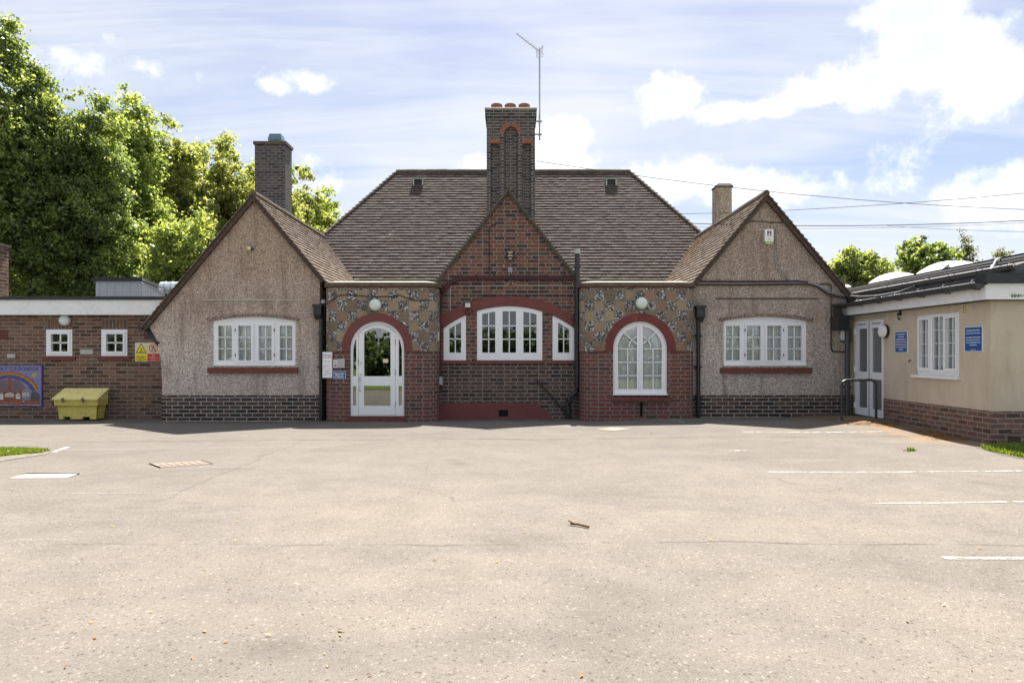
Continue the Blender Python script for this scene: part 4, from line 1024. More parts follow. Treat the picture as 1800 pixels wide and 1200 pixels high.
# ------------------------------------------------------------------ LEFT FLAT-ROOFED EXTENSION
YL = 1.0; dL = D0+YL; FL = FR(YL)
ext = thing('flat_roofed_extension', 'flat-roofed brown brick block left of the school with white fascia and two small windows', 'building')
xw = (-16.0, -7.49)
def lw(px0, px1, py0=579, py1=625.5):
    a, b, c, d = PX(px0, dL), PX(px1, dL), PZ(py1, dL), PZ(py0, dL); return (a, b, c, d)
W1, W2 = lw(81.8, 127.4), lw(178.8, 224.2)
zF = PZ(554, dL)
MB().prism(FL, [(xw[0], -.3), (xw[1], -.3), (xw[1], zF+.02), (xw[0], zF+.02)], [rect(*W1), rect(*W2)], -.28, 0).build('brick_wall', 'brick_extension', ext)
b = MB(); b.box(xw[0], xw[1], YL+.28, YL+9, -.3, zF+.02); b.build('rear_wall', 'brick_extension', ext)
for W, lab in ((W1, 'small white window under the round lamp'), (W2, 'small white window beside the danger sign')):
    x0, x1, z0, z1 = W; gx0, gx1, gz0, gz1 = x0+.12, x1-.09, z0+.105, z1-.105
    mx, mz = (gx0+gx1)/2, (gz0+gz1)/2
    wn = window(ext, FL, rect(x0, x1, z0, z1), [rect(gx0, gx1, gz0, gz1)], None, w0=-.055, bars=[(mx-.014, mx+.014, gz0, gz1), (gx0, gx1, mz-.014, mz+.014)], sash=[(rect(gx0-.045, gx1+.045, gz0-.045, gz1+.045), rect(gx0, gx1, gz0, gz1))], behind=None, glass='dim_glass')
    wn['label'] = lab
    MB().fbox(FL, x0-.08, x1+.08, z0-.095, z0-.01, -.03, .035).build('window_sill', 'red_tile', ext)
    s = MB(); s.fbox(FL, x0-.0, x1+.0, z1+.003, z1+.235, -.02, .004); s.build('soldier_course', 'brick_soldier', ext)
b = MB(); b.fbox(FL, xw[0], xw[1]+.35, zF, PZ(527, dL-.22), -.3, .20); b.build('fascia', 'white_fascia', ext)
b = MB(); b.fbox(FL, xw[0], xw[1]+.35, PZ(527, dL-.22)+.002, PZ(521, dL-.22), -8, .235); b.build('roof_edge', 'dark_trim', ext)
b = MB(); b.box(PX(-60, dL+.6), PX(15.5, dL+1.3), YL+.6, YL+1.3, 2.6, PZ(427, dL+.6)); b.build('chimney', 'brick_soldier' if 0 else 'brick_extension', ext)
b = MB(); b.box(PX(-60, dL+.6)-.04, PX(15.5, dL+1.3)+.04, YL+.56, YL+1.34, PZ(427, dL+.6), PZ(423, dL+.6)); b.build('chimney_cap', 'stone_coping', ext)
for px0, px1, py0, py1 in ((-3, 15, 579.5, 596), (253.5, 268, 579.5, 596), (92, 97, 699, 712)):
    a = MB().fbox(FL, PX(px0, dL), PX(px1, dL), PZ(py1, dL), PZ(py0, dL), -.01, .006).build('air_brick', 'red_tile', ext)
    h = MB(); n = 7
    for i in range(n):
        for j in range(4):
            u = PX(px0+1.5, dL)+(PX(px1-1.5, dL)-PX(px0+1.5, dL))*i/(n-1); v = PZ(py1-2, dL)+(PZ(py0+2, dL)-PZ(py1-2, dL))*j/3
            h.fbox(FL, u-.006, u+.006, v-.009, v+.009, .004, .0075)
    h.build('air_hole', 'dark_gap', a)
for px0, px1, py0, py1, lab in ((142, 164, 614, 622.5, 'white vent plate between the two small windows'), (13.5, 27.5, 622, 629, 'grey vent plate above the rainbow mosaic panel')):
    v = thing('vent_plate', lab, 'vent')
    MB().fbox(FL, PX(px0, dL), PX(px1, dL), PZ(py1, dL), PZ(py0, dL), 0, .022).build('plate', 'weathered_plate', v)
    m = MB()
    for k in range(3): z = PZ(py1, dL)+.022+.022*k; m.fbox(FL, PX(px0+2, dL), PX(px1-2, dL), z, z+.006, .02, .026)
    m.build('louvre', 'light_plastic', v)

# plant box and duct on the roof
dB = 19.5; yB = dB-D0; x0, x1 = PX(168.5, dB), PX(248.5, dB); pb = thing('rooftop_plant_box', 'ribbed grey metal plant housing on the flat roof with dark lid', 'plant box')
xr1 = x1+.35; dr1 = 22.3
c = [(x0, yB), (x1, yB+.0), (PX(286, dr1), dr1-D0), (PX(206, dr1), dr1-D0)]
zt = PZ(494, dB)
m = MB()
for k in range(4):
    A, B = Vector((*c[k], 0)), Vector((*c[(k+1) % 4], 0)); L = (B-A).length; n = max(4, int(L/.2)); dirn = (B-A)/L; nr = Vector((dirn.y, -dirn.x, 0))
    m.face([(A.x, A.y, 2.6), (B.x, B.y, 2.6), (B.x, B.y, zt), (A.x, A.y, zt)])
    for i in range(n):
        P = A+dirn*(L*(i+.12)/n); Q = A+dirn*(L*(i+.55)/n); o_ = nr*.028; s_ = dirn*.025
        m.face([(*(P)[:2], 2.65), (*(P+o_+s_)[:2], 2.65), (*(P+o_+s_)[:2], zt-.06), (*(P)[:2], zt-.06)])
        m.face([(*(P+o_+s_)[:2], 2.65), (*(Q+o_-s_)[:2], 2.65), (*(Q+o_-s_)[:2], zt-.06), (*(P+o_+s_)[:2], zt-.06)])
        m.face([(*(Q+o_-s_)[:2], 2.65), (*(Q)[:2], 2.65), (*(Q)[:2], zt-.06), (*(Q+o_-s_)[:2], zt-.06)])
m.build('housing', 'grey_metal', pb)
m = MB(); e = .06; cc_ = [(c[0][0]-e, c[0][1]-e), (c[1][0]+e, c[1][1]-e), (c[2][0]+e, c[2][1]+e), (c[3][0]-e, c[3][1]+e)]
m.prism(lambda u, v, w_: (u, v, w_), cc_, [], zt, zt+.10, back=True); m.build('lid', 'dark_trim', pb)
MB().box(PX(159.5, dB), x0-.01, yB+.3, yB+.32, 2.6, PZ(511, dB)).build('side_panel', 'grey_metal', pb)
dk = thing('ventilation_duct', 'shiny round metal duct behind the left gable slope', 'duct')
m = MB(); m.tube([(PX(284, 20.5), 20.5-D0, PZ(505.5, 20.5)), (PX(330, 20.5), 20.5-D0, PZ(505.5, 20.5))], .175, 20); m.build('duct_tube', 'duct_metal', dk, smooth=True)
m = MB()
for px in (292, 304): m.tube([(PX(px, 20.5), 20.5-D0, PZ(505.5, 20.5)), (PX(px+1.2, 20.5), 20.5-D0, PZ(505.5, 20.5))], .19, 20)
for px in (290, 310): m.box(PX(px, 20.4), PX(px+1.5, 20.4), 20.3-D0, 20.34-D0, 2.6, PZ(508, 20.4))
m.box(PX(275, 20.3), PX(315, 20.3), 20.26-D0, 20.29-D0, PZ(507, 20.3), PZ(506, 20.3)); m.build('duct_bracket', 'grey_metal', dk)

# ------------------------------------------------------------------ WALL LAMPS
def round_lamp(px, py, F_, d, label, r=.125):
    o = thing('wall_lamp', label, 'wall lamp', group='round bulkhead lamps on the walls')
    u, v = PX(px, d), PZ(py, d); c = F_(u, v, .0)
    MB().lathe(c, [(r, 0), (r+.006, .03), (r*.97, .045)], 28, 'y').build('lamp_base', 'grey_plastic', o, smooth=True)
    MB().lathe(c, [(r*.97, .04), (r*.99, .06), (r*.86, .095), (r*.55, .118), (0, .126)], 28, 'y').build('lamp_cover', 'lamp_glass', o, smooth=True)
round_lamp(116, 563, FL, dL, 'round frosted wall lamp above the small window on the left brick block')
round_lamp(660.3, 536, FP, dP, 'round frosted wall lamp above the entrance door')
round_lamp(1127.3, 533, FP, dP, 'round frosted wall lamp above the round-headed window')

# floodlight, camera and boxes on the central gable
fl = thing('floodlight', 'black-framed halogen floodlight high on the central brick gable', 'floodlight')
u0, u1, v0, v1 = PX(889, dC), PX(905, dC), PZ(453, dC), PZ(442, dC)
m = MB(); m.prism(FC, rect(u0, u1, v0, v1), [rect(u0+.018, u1-.018, v0+.014, v1-.016)], .05, .14); m.fbox(FC, u0, u1, v0, v1, .04, .055); m.build('housing', 'black_iron', fl)
m = MB(); m.face([FC(u0+.018, v1-.016, .13), FC(u1-.018, v1-.016, .13), FC(u1-.07, (v0+v1)/2+.01, .06), FC(u0+.07, (v0+v1)/2+.01, .06)]); m.face([FC(u0+.018, v0+.014, .13), FC(u1-.018, v0+.014, .13), FC(u1-.07, (v0+v1)/2-.01, .06), FC(u0+.07, (v0+v1)/2-.01, .06)])
m.build('reflector', 'sign_cream', fl)
m = MB(); m.fbox(FC, (u0+u1)/2-.035, (u0+u1)/2+.035, v0-.045, v0-.005, .0, .06); m.build('bracket', 'weathered_plate', fl)
jb = thing('junction_box', 'grey square junction box below the floodlight', 'junction box')
MB().fbox(FC, PX(893.2, dC), PX(900.6, dC), PZ(479, dC), PZ(470.5, dC), 0, .06).build('box_body', 'grey_plastic', jb)
m = MB()
for px in (895, 899): m.tube([FC(PX(px, dC), PZ(479, dC), .02), FC(PX(px, dC), PZ(487, dC), .02)], .006, 6)
m.build('conduit', 'light_plastic', jb)
cv_ = thing('security_camera', 'small black dome sensor beside the grey junction box', 'security camera')
MB().lathe(FC(PX(885.7, dC), PZ(473, dC), 0), [(.03, 0), (.035, .03), (.028, .07), (0, .085)], 14, 'y').build('camera_body', 'black_iron', cv_, smooth=True)
MB().fbox(FC, PX(884, dC), PX(887.5, dC), PZ(470, dC), PZ(468.5, dC), 0, .04).build('bracket', 'light_plastic', cv_)
jb = thing('junction_box', 'pale junction box on the left shoulder of the red arch', 'junction box')
MB().fbox(FC, PX(818, dC), PX(827, dC), PZ(540.5, dC), PZ(533, dC), .02, .075).build('box_body', 'light_plastic', jb)
mb = MB(); P = [FC(PX(825+7*math.cos(a*.42), dC), PZ(548+6*math.sin(a*.42), dC), .05+a*.0008) for a in range(0, 34)]; mb.tube(P, .007, 6); mb.build('cable_loop', 'cable_black', jb)
jb = thing('junction_box', 'grey box on the corner by the pipes at waist height', 'junction box')
x = PX(772.5, dC-.1); MB().box(x-.055, x+.07, YC-.13, YC-.0, PZ(676, dC), PZ(661.5, dC)).build('box_body', 'grey_plastic', jb)
MB().box(x-.05, x+.065, YC-.135, YC-.128, PZ(675, dC), PZ(662.5, dC)).build('box_lid', 'grey_metal', jb)
jb = thing('junction_box', 'small cream switch box on the pipes left of the central gable', 'junction box')
x = PX(769.8, dC-.3); m = MB(); m.box(x-.022, x+.022, YC-.34, YC-.24, PZ(599, dC), PZ(583.5, dC)); m.build('box_body', 'sign_cream', jb); MB().box(x-.012, x+.012, YC-.345, YC-.338, PZ(594, dC), PZ(588, dC)).build('box_lid', 'light_plastic', jb)
sl_ = thing('gable_sensor', 'small brass-coloured lamp fitting on the left pebbledash gable', 'security light')
c = F0(PX(443.5, D0), PZ(437.5, D0), 0)
MB().lathe(c, [(.035, 0), (.04, .03), (.02, .05), (.02, .08)], 12, 'y').build('mount', 'black_iron', sl_, smooth=True)
m = MB(); m.lathe((c[0]-.03, c[1]-.09, c[2]), [(0, -.04), (.035, -.03), (.045, .02), (.02, .05), (0, .055)], 12, 'x'); m.build('lamp_head', 'sign_cream', sl_, smooth=True)
MB().tube([(c[0]+.01, c[1]-.03, c[2]+.01), (c[0]+.07, c[1]-.05, c[2]+.04)], .012, 6).build('lamp_arm', 'grey_plastic', sl_)

def squiggle(mb, F_, u0, u1, v, h, w_):
    u = u0
    while u < u1-.004:
        l = random.uniform(.012, .035); mb.fbox(F_, u, min(u+l, u1), v+random.uniform(-.001, .001), v+h*random.uniform(.75, 1), w_, w_+.0006); u += l+.007
# alarm box
al = thing('alarm_box', 'white burglar alarm box with black mark on the right pebbledash gable', 'alarm box')
u0, u1, v0, v1 = PX(1342.5, D0), PX(1357.5, D0), PZ(430, D0), PZ(404, D0)
m = MB(); m.fbox(F0, u0, u1, v0+.06, v1, 0, .075); m.build('case', 'sign_white', al)
m = MB(); m.prism(F0, [(u0+.002, v0+.058), (u0+.03, v0), (u1-.03, v0), (u1-.002, v0+.058)], [], 0, .07); m.build('strobe', 'alarm_green', al)
m = MB(); a = (u0+u1)/2
for q0, q1 in ((a-.043, a-.018), (a+.022, a+.044)): MB().fbox(F0, q0, q1, v1-.125, v1-.035, .07, .077).build('emblem_bar', 'sign_black', al)
m.fbox(F0, a-.04, a+.04, v0+.095, v0+.105, .0755, .077); m.build('lettering', 'sign_black', al)
m = MB(); m.face([F0(a-.016, v1-.035, .0765), F0(a+.020, v1-.035, .0765), F0(a+.020, v1-.125, .0765), F0(a-.016, v1-.08, .0765)]); m.fbox(F0, a-.055, a+.055, v1-.152, v1-.138, .07, .077); m.build('emblem', 'alarm_pink', al)

# ------------------------------------------------------------------ SIGNS
def board(name, F_, u0, u1, v0, v1, base, label, w_=.02, rim=.008, face_mat='sign_white'):
    s = thing(name, label, 'sign'); MB().fbox(F_, u0, u1, v0, v1, 0, w_-.002).build('board', base, s)
    MB().fbox(F_, u0+rim, u1-rim, v0+rim, v1-rim, w_-.004, w_).build('panel', face_mat, s); return s
# danger sign on the extension
u0, u1, v0, v1 = PX(238, dL), PX(281.5, dL), PZ(635.3, dL), PZ(602, dL); s = board('danger_sign', FL, u0, u1, v0, v1, 'light_plastic', 'yellow and red danger sign warning of a fragile roof beside left wing', face_mat='sign_cream')
um = (u0+u1)/2; vm = v0+(v1-v0)*.42; w_ = .0205
MB().fbox(FL, u0+.008, um, v0+.008, vm, .015, w_).build('yellow_panel', 'sign_yellow', s)
MB().fbox(FL, um, u1-.008, v0+.008, vm, .015, w_).build('red_panel', 'sign_red', s)
tri = lambda k: [(u0+.02+k*1.5, vm+.012+k), (um-.014-k*1.5, vm+.012+k), ((u0+um)/2, v1-.012-k*1.9)]
MB().prism(FL, tri(0), [tri(.014)], .015, w_+.001).build('triangle_border', 'sign_black', s)
MB().prism(FL, tri(.0142), [], .015, w_+.0004).build('triangle', 'sign_yellow', s)
m = MB(); q = (u0+um)/2; m.prism(FL, [(q-.05, vm+.04), (q+.05, vm+.04), (q+.05, vm+.05), (q-.05, vm+.05)], [], .02, .0225)
for P in ([(q-.035, vm+.052), (q-.028, vm+.052), (q+.0, vm+.095), (q-.006, vm+.098)], [(q+.01, vm+.052), (q+.018, vm+.052), (q+.008, vm+.10), (q, vm+.098)], [(q-.006, vm+.09), (q+.03, vm+.082), (q+.03, vm+.089), (q, vm+.10)]): m.prism(FL, P, [], .02, .0225)
m.lathe(FL(q+.004, vm+.112, .02), [(.011, 0), (.011, .0025), (0, .0026)], 10, 'y')
text_faces(m, FL, 'Danger', q, v0+.085, .07, .0216, xs=.95, bold=.001); text_faces(m, FL, 'Fragile roof', q, v0+.03, .055, .0216, xs=.85, bold=.001); m.build('lettering', 'sign_black', s)
q = (um+u1)/2-.002; zc_ = (vm+v1)/2; r0 = .098
m = MB(); m.prism(FL, arc(q, zc_, r0, 0, 348, 30), [arc(q, zc_, r0-.016, 0, 348, 30)], .015, .0225); m.prism(FL, [(q-.066, zc_+.056), (q-.056, zc_+.066), (q+.066, zc_-.056), (q+.056, zc_-.066)], [], .015, .0228); m.build('prohibition_ring', 'sign_red', s)
m = MB(); m.lathe(FL(q+.002, zc_+.055, .02), [(.013, 0), (.013, .002), (0, .0021)], 10, 'y')
for P in ([(q-.014, zc_+.038), (q+.018, zc_+.038), (q+.012, zc_-.01), (q-.012, zc_-.01)], [(q-.012, zc_-.008), (q+.002, zc_-.008), (q-.028, zc_-.07), (q-.042, zc_-.066)], [(q, zc_-.008), (q+.012, zc_-.008), (q+.04, zc_-.06), (q+.028, zc_-.066)], [(q-.014, zc_+.036), (q-.008, zc_+.024), (q-.045, zc_-.002), (q-.05, zc_+.006)], [(q+.014, zc_+.036), (q+.012, zc_+.024), (q+.045, zc_+.004), (q+.05, zc_+.012)]): m.prism(FL, P, [], .015, .0222)
m.build('walking_figure', 'sign_black', s)
m = MB(); text_faces(m, FL, 'No', q, v0+.125, .05, .0216); text_faces(m, FL, 'unauthorised', q, v0+.075, .045, .0216, xs=.85); text_faces(m, FL, 'access', q, v0+.028, .045, .0216); m.build('white_lettering', 'sign_white', s)

# mosaic panel
u0, u1, v0, v1 = PX(-58, dL), PX(76, dL), PZ(713.5, dL), PZ(641, dL)
def fn(t):
    o = t.obj(); v = t.n('ShaderNodeTexVoronoi', {'Vector': o, 'Scale': 55.0}); r = t.n('ShaderNodeSeparateColor', {0: v.outputs['Color']}).outputs[0]
    return {'Base Color': t.ramp(r, [(0, (.13, .14, .29)), (.5, (.20, .21, .38)), (1, (.27, .26, .42))]), 'Roughness': .4}
material('mosaic_sky', fn)
def mosaic(name, a, b):
    def fn(t):
        v = t.n('ShaderNodeTexVoronoi', {'Vector': t.obj(), 'Scale': 55.0}); r = t.n('ShaderNodeSeparateColor', {0: v.outputs['Color']}).outputs[0]
        return {'Base Color': t.ramp(r, [(0, a), (1, b)]), 'Roughness': .45}
    material(name, fn)
mosaic('mosaic_purple', (.05, .035, .13), (.12, .07, .25)); mosaic('mosaic_red', (.30, .03, .03), (.45, .07, .04)); mosaic('mosaic_orange', (.38, .11, .02), (.48, .19, .03)); mosaic('mosaic_yellow', (.42, .28, .04), (.52, .36, .07))
mosaic('mosaic_blue', (.04, .06, .30), (.08, .10, .4)); mosaic('mosaic_green', (.06, .10, .06), (.14, .18, .08)); mosaic('mosaic_roof', (.13, .09, .11), (.22, .15, .17)); mosaic('mosaic_brown', (.20, .06, .05), (.28, .10, .07)); mosaic('mosaic_stone', (.22, .18, .15), (.34, .28, .22)); mosaic('mosaic_dark', (.05, .055, .06), (.12, .12, .11)); mosaic('mosaic_white', (.5, .5, .5), (.7, .7, .7))
s = thing('mosaic_panel', 'purple school mosaic panel with rainbow arch over a brick building, dated 2012', 'mosaic')
MB().fbox(FL, u0, u1, v0, v1, 0, .035).build('frame', 'mosaic_purple', s)
MB().fbox(FL, u0+.02, u1-.025, v0+.012, v1-.018, .03, .037).build('sky_field', 'mosaic_sky', s)
def mpx(x, y): return (PX(x/10.91, dL), PZ(620+y/10.91, dL))
def mp_(name, mat, polys, w_):
    m = MB()
    for P in polys: m.prism(FL, [mpx(*p) for p in P], [], .036, w_)
    m.build(name, mat, s)
# rainbow: elliptical bands centred (200, 890)
def ell(rx, ry, rx2, ry2, n=26, a0=22, a1=158):
    A = [(200+rx*math.cos(R(a0+(a1-a0)*k/n)), 890-ry*math.sin(R(a0+(a1-a0)*k/n))) for k in range(n+1)]
    B = [(200+rx2*math.cos(R(a0+(a1-a0)*k/n)), 890-ry2*math.sin(R(a0+(a1-a0)*k/n))) for k in range(n+1)]
    return A+B[::-1]
w1 = .0385
for nm, mt, rr in (('rainbow_red', 'mosaic_red', (610, 530, 590, 508)), ('rainbow_orange', 'mosaic_orange', (590, 508, 570, 488)), ('rainbow_yellow', 'mosaic_yellow', (570, 488, 552, 476)), ('rainbow_green', 'mosaic_green', (552, 476, 532, 458)), ('rainbow_blue', 'mosaic_blue', (532, 458, 500, 432)), ('rainbow_violet', 'mosaic_purple', (500, 432, 470, 408))):
    mp_(nm, mt, [ell(*rr)], w1)
mp_('roof_field', 'mosaic_roof', [[(-210, 740), (60, 515), (375, 515), (520, 660), (440, 740)]], .0392)
mp_('wall_field', 'mosaic_brown', [[(-420, 740), (440, 740), (440, 905), (-420, 905)], [(180, 450), (238, 450), (238, 740), (180, 740)]], .0398)
mp_('wing_field', 'mosaic_stone', [[(440, 860), (440, 745), (520, 665), (605, 745), (605, 860)]], .0398)
mp_('bush_field', 'mosaic_dark', [[(605, 905), (615, 770), (700, 735), (780, 790), (785, 905)]], .0394)
mp_('window_field', 'mosaic_white', [[(22, 895), (22, 800), (55, 765), (88, 800), (88, 895)], [(120, 840), (120, 795), (150, 775), (210, 760), (270, 775), (296, 800), (296, 845)], [(328, 880), (328, 800), (370, 765), (412, 800), (412, 880)], [(460, 835), (460, 762), (578, 762), (578, 835)]], .0402)
mp_('window_bars', 'mosaic_dark', [[(x, 835), (x, y), (x+9, y), (x+9, 835)] for x, y in ((150, 790), (175, 785), (200, 775), (225, 775), (250, 785), (275, 795), (480, 770), (505, 770), (530, 770), (555, 770), (345, 800), (366, 785), (390, 800), (50, 790))], .0406)
mp_('sun', 'mosaic_yellow', [[(680+48*math.cos(R(a)), 425+48*math.sin(R(a))) for a in range(0, 360, 24)]], .0385)
mp_('ground_band', 'mosaic_brown', [[(-400, 985), (-400, 905), (785, 905), (785, 985)]], .0386)
mp_('white_tesserae', 'mosaic_white', [[(x, 1005), (x, 997), (x+l, 997), (x+l, 1005)] for x, l in ((5, 60), (105, 80), (330, 12), (425, 30), (540, 45), (645, 130))]+[[(470, 940), (462, 915), (485, 912), (490, 945)]], .0398)
m = MB(); text_faces(m, FL, 'GLY C P SCHOOL', mpx(772, 0)[0], mpx(0, 332)[1], .105, .0395, align='RIGHT', xs=1.12, bold=.003); m.build('lettering', 'mosaic_purple', s)
m = MB(); text_faces(m, FL, '100 YEARS', mpx(432, 0)[0], mpx(0, 975)[1], .085, .0395, align='RIGHT', xs=1.2, bold=.002); text_faces(m, FL, '2012', mpx(728, 0)[0], mpx(0, 975)[1], .085, .0395, align='RIGHT', xs=1.2, bold=.002); m.build('date_lettering', 'mosaic_orange', s)

# notices beside the door (zoomed 7.5x from column 540, row 590)
def dx(x): return PX(540+x/7.5, dP)
def dz(y): return PZ(590+y/7.5, dP)
s = board('welcome_sign', FP, dx(203), dx(335), dz(555), dz(212), 'grey_plastic', 'tall white school welcome notice beside the entrance door', rim=.005)
m = MB(); uc = dx(269)
text_faces(m, FP, 'Welcome to', uc, dz(262), .048, .0208, xs=.8, bold=.0012)
for v_, a_, b_ in ((340, 262, 310), (400, 220, 250), (425, 218, 245), (465, 228, 285), (492, 240, 312), (515, 218, 262)): squiggle(m, FP, dx(a_), dx(b_), dz(v_), .011, .0202)
m.build('lettering', 'sign_blue', s)
m = MB(); text_faces(m, FP, 'Our School', uc, dz(292), .05, .0208, xs=.85, bold=.0012); squiggle(m, FP, dx(255), dx(290), dz(400), .009, .0202); squiggle(m, FP, dx(290), dx(315), dz(448), .007, .0202); m.build('red_lettering', 'sign_red', s)
m = MB(); m.prism(FP, rect(dx(222), dx(250), dz(350), dz(325)), [rect(dx(225), dx(247), dz(347), dz(328))], .015, .0206); m.build('emblem', 'grey_plastic', s)
s = board('office_sign', FP, dx(345), dx(510), dz(568), dz(465), 'light_plastic', 'small blue school office sign under the door entry panel', face_mat='sign_blue')
m = MB(); uc = dx(427)
for tx, y in (('School Office', 503), ('Please ring', 527), ('for attention', 552)): text_faces(m, FP, tx, uc, dz(y), .040, .0208, xs=.98, bold=.0015)
m.build('lettering', 'sign_white', s)
s = thing('entry_keypad', 'slim white door entry keypad with orange button beside the door', 'keypad'); MB().fbox(FP, dx(350), dx(399), dz(420), dz(315), 0, .03).build('case', 'sign_white', s)
m = MB()
for y in (328, 345, 362): m.fbox(FP, dx(360), dx(392), dz(y+4), dz(y-4), .028, .032)
m.build('slot', 'grey_plastic', s); MB().fbox(FP, dx(362), dx(392), dz(405), dz(378), .028, .033).build('button', 'orange_brick', s)
s = thing('entry_box', 'square pale grey box between keypad and entrance door', 'entry box'); MB().fbox(FP, dx(405), dx(496), dz(421), dz(307), 0, .045).build('case', 'light_plastic', s)
MB().fbox(FP, dx(412), dx(489), dz(414), dz(314), .044, .049).build('case_lid', 'weathered_plate', s)

# ------------------------------------------------------------------ GRIT BIN
gb = thing('grit_bin', 'yellow plastic grit bin with sloping lid against the left brick wall', 'grit bin')
db = 15.12; yb_ = db-D0
def gx(x): return PX(x/6, db)
def gv(y): return PZ(560+y/6, db)
yk_ = yb_+.34; g0 = gz(-9.5, .5)
f0, f1, b0, b1 = gx(622), gx(1010), gx(660), gx(1075)
def frust(m, A, B, za, zb_):
    for k in range(4): m.face([(*A[k], za), (*A[(k+1) % 4], za), (*B[(k+1) % 4], zb_), (*B[k], zb_)])
zt1, zt0, zbt = gv(838), gv(915), gv(1060)
xc = (gx(583)+gx(1045))/2; hw = (gx(1045)-gx(583))/2
A = [(xc-hw*.84, yb_+.03), (xc+hw*.84, yb_+.03), (xc+hw*.84, yk_-.03), (xc-hw*.84, yk_-.03)]
B = [(xc-hw*.90, yb_), (xc+hw*.90, yb_), (xc+hw*.90, yk_), (xc-hw*.90, yk_)]
C_ = [(xc-hw*.985, yb_-.045), (xc+hw*.985, yb_-.045), (xc+hw*.985, yk_), (xc-hw*.985, yk_)]
E = [(xc-hw, yb_-.06), (xc+hw, yb_-.06), (xc+hw, yk_), (xc-hw, yk_)]
m = MB()
# lower tub with fork pockets in the front
zf = zbt+.055; FB = FR(yb_+.02)
fr = [(xc-hw*.84, zbt), (xc-hw*.66, zbt), (xc-hw*.66, zf), (xc-hw*.33, zf), (xc-hw*.33, zbt), (xc+hw*.22, zbt), (xc+hw*.22, zf), (xc+hw*.56, zf), (xc+hw*.56, zbt), (xc+hw*.84, zbt), (xc+hw*.90, zt0), (xc-hw*.90, zt0)]
m.prism(FB, fr, [], -.06, .01)
for k in (1, 2, 3): m.face([(*A[k], zbt), (*A[(k+1) % 4], zbt), (*B[(k+1) % 4], zt0), (*B[k], zt0)])
frust(m, C_, E, zt0, zt1); frust(m, B, C_, zt0-.001, zt0)
for k in range(4): m.face([(*E[k], zt1), (*E[(k+1) % 4], zt1), (*C_[(k+1) % 4], zt1-.03), (*C_[k], zt1-.03)])
m.build('tub', 'yellow_plastic', gb)
MB().box(xc-hw*.8, xc+hw*.8, yb_+.1, yk_-.05, zbt, zf+.02).build('fork_pocket', 'dark_gap', gb)
m = MB(); zl = gv(740); zq = zt1
L0 = [(xc-hw-.02, yb_-.085, zq), (xc+hw+.02, yb_-.085, zq), (xc+hw+.02, yk_+.01, zl), (xc-hw-.02, yk_+.01, zl)]
m.face(L0); m.face([(x, y, z-.035) for x, y, z in L0][::-1])
for k in range(4): a, b = L0[k], L0[(k+1) % 4]; m.face([(a[0], a[1], a[2]-.035), (b[0], b[1], b[2]-.035), b, a])
m.face([(xc-hw, yb_-.05, zq-.03), (xc-hw, yk_, zq-.03), (xc-hw, yk_, zl-.03)]); m.face([(xc+hw, yb_-.05, zq-.03), (xc+hw, yk_, zl-.03), (xc+hw, yk_, zq-.03)])
q = .06; s0, s1 = (zl-zq)/(yk_-yb_+.095), 0
m.prism(lambda u, v, w_: (u, yb_-.085+v, zq+s0*v+w_), rect(xc-hw*.93, xc+hw*.93, .05, (yk_-yb_)*.86), [], 0, .010)
m.build('lid', 'yellow_lid', gb)
for px in (690, 900): m = MB(); u = gx(px); m.fbox(FR(yb_-.085), u-.022, u+.022, zt1-.085, zt1+.012, 0, .02); m.tube([(u-.03, yb_-.11, zt1-.02), (u+.03, yb_-.11, zt1-.02)], .012, 8); m.build('latch', 'rust_iron', gb)

# ------------------------------------------------------------------ RIGHT ANNEXE
XA = 7.15; yf = -4.4; FA = FS(XA); an = thing('flat_roofed_annexe', 'cream rendered low annexe at right with white fascia, brick base and dark gutters', 'building')
zbr = .555; zfa = 2.215
YD0, YD1 = -.33, -1.47; UD0, UD1 = .33, 1.47     # door, u = -y
ZD0, ZD1 = .165, 2.085
YW0, YW1 = 12.04-D0, 10.92-D0; UW0, UW1 = -YW0, -YW1; ZW0, ZW1 = 1.045, 2.08
MB().prism(FA, [(-.6, zbr), (UD0, zbr), (UD0, ZD1), (UD1, ZD1), (UD1, zbr), (-yf, zbr), (-yf, zfa+.02), (-.6, zfa+.02)], [rect(UW0, UW1, ZW0, ZW1)], -.25, 0).build('rendered_wall', 'cream_render', an)
for a, b in ((-.6, UD0), (UD1, -yf-.002)): MB().fbox(FA, a, b, -.3, zbr+.002, -.25, -.012 if 0 else .006).build('brick_base', 'brick_annexe', an)
m = MB(); m.fbox(FR(yf), XA+.002, 20, zbr, zfa+.02, -.25, -.002); m.build('rendered_wall', 'cream_render', an)
m = MB(); m.fbox(FR(yf), XA-.004, 20, -.3, zbr, -.25, .006); m.build('brick_base', 'brick_annexe', an)
MB().box(XA+.25, 20, yf+.25, 5, -.3, zfa).build('inner_wall', 'felt_roof', an)
# fascia: side and front
xf, yff = 7.0, -4.52; zft = 2.43
MB().box(xf, xf+.03, yff, 1.2, zfa, zft).build('fascia', 'white_fascia', an)
MB().box(xf+.031, 20, yff, yff+.03, zfa, zft+.02).build('fascia', 'white_fascia', an)
MB().box(xf+.01, 20, yff+.04, 1.2, zfa-.012, zfa+.01).build('soffit', 'dark_trim', an)
# front roof trim
m = MB(); m.box(xf-.03, 20, yff-.05, yff+.2, zft+.022, PZ(480, D0+yff)); m.build('roof_edge', 'dark_trim', an)
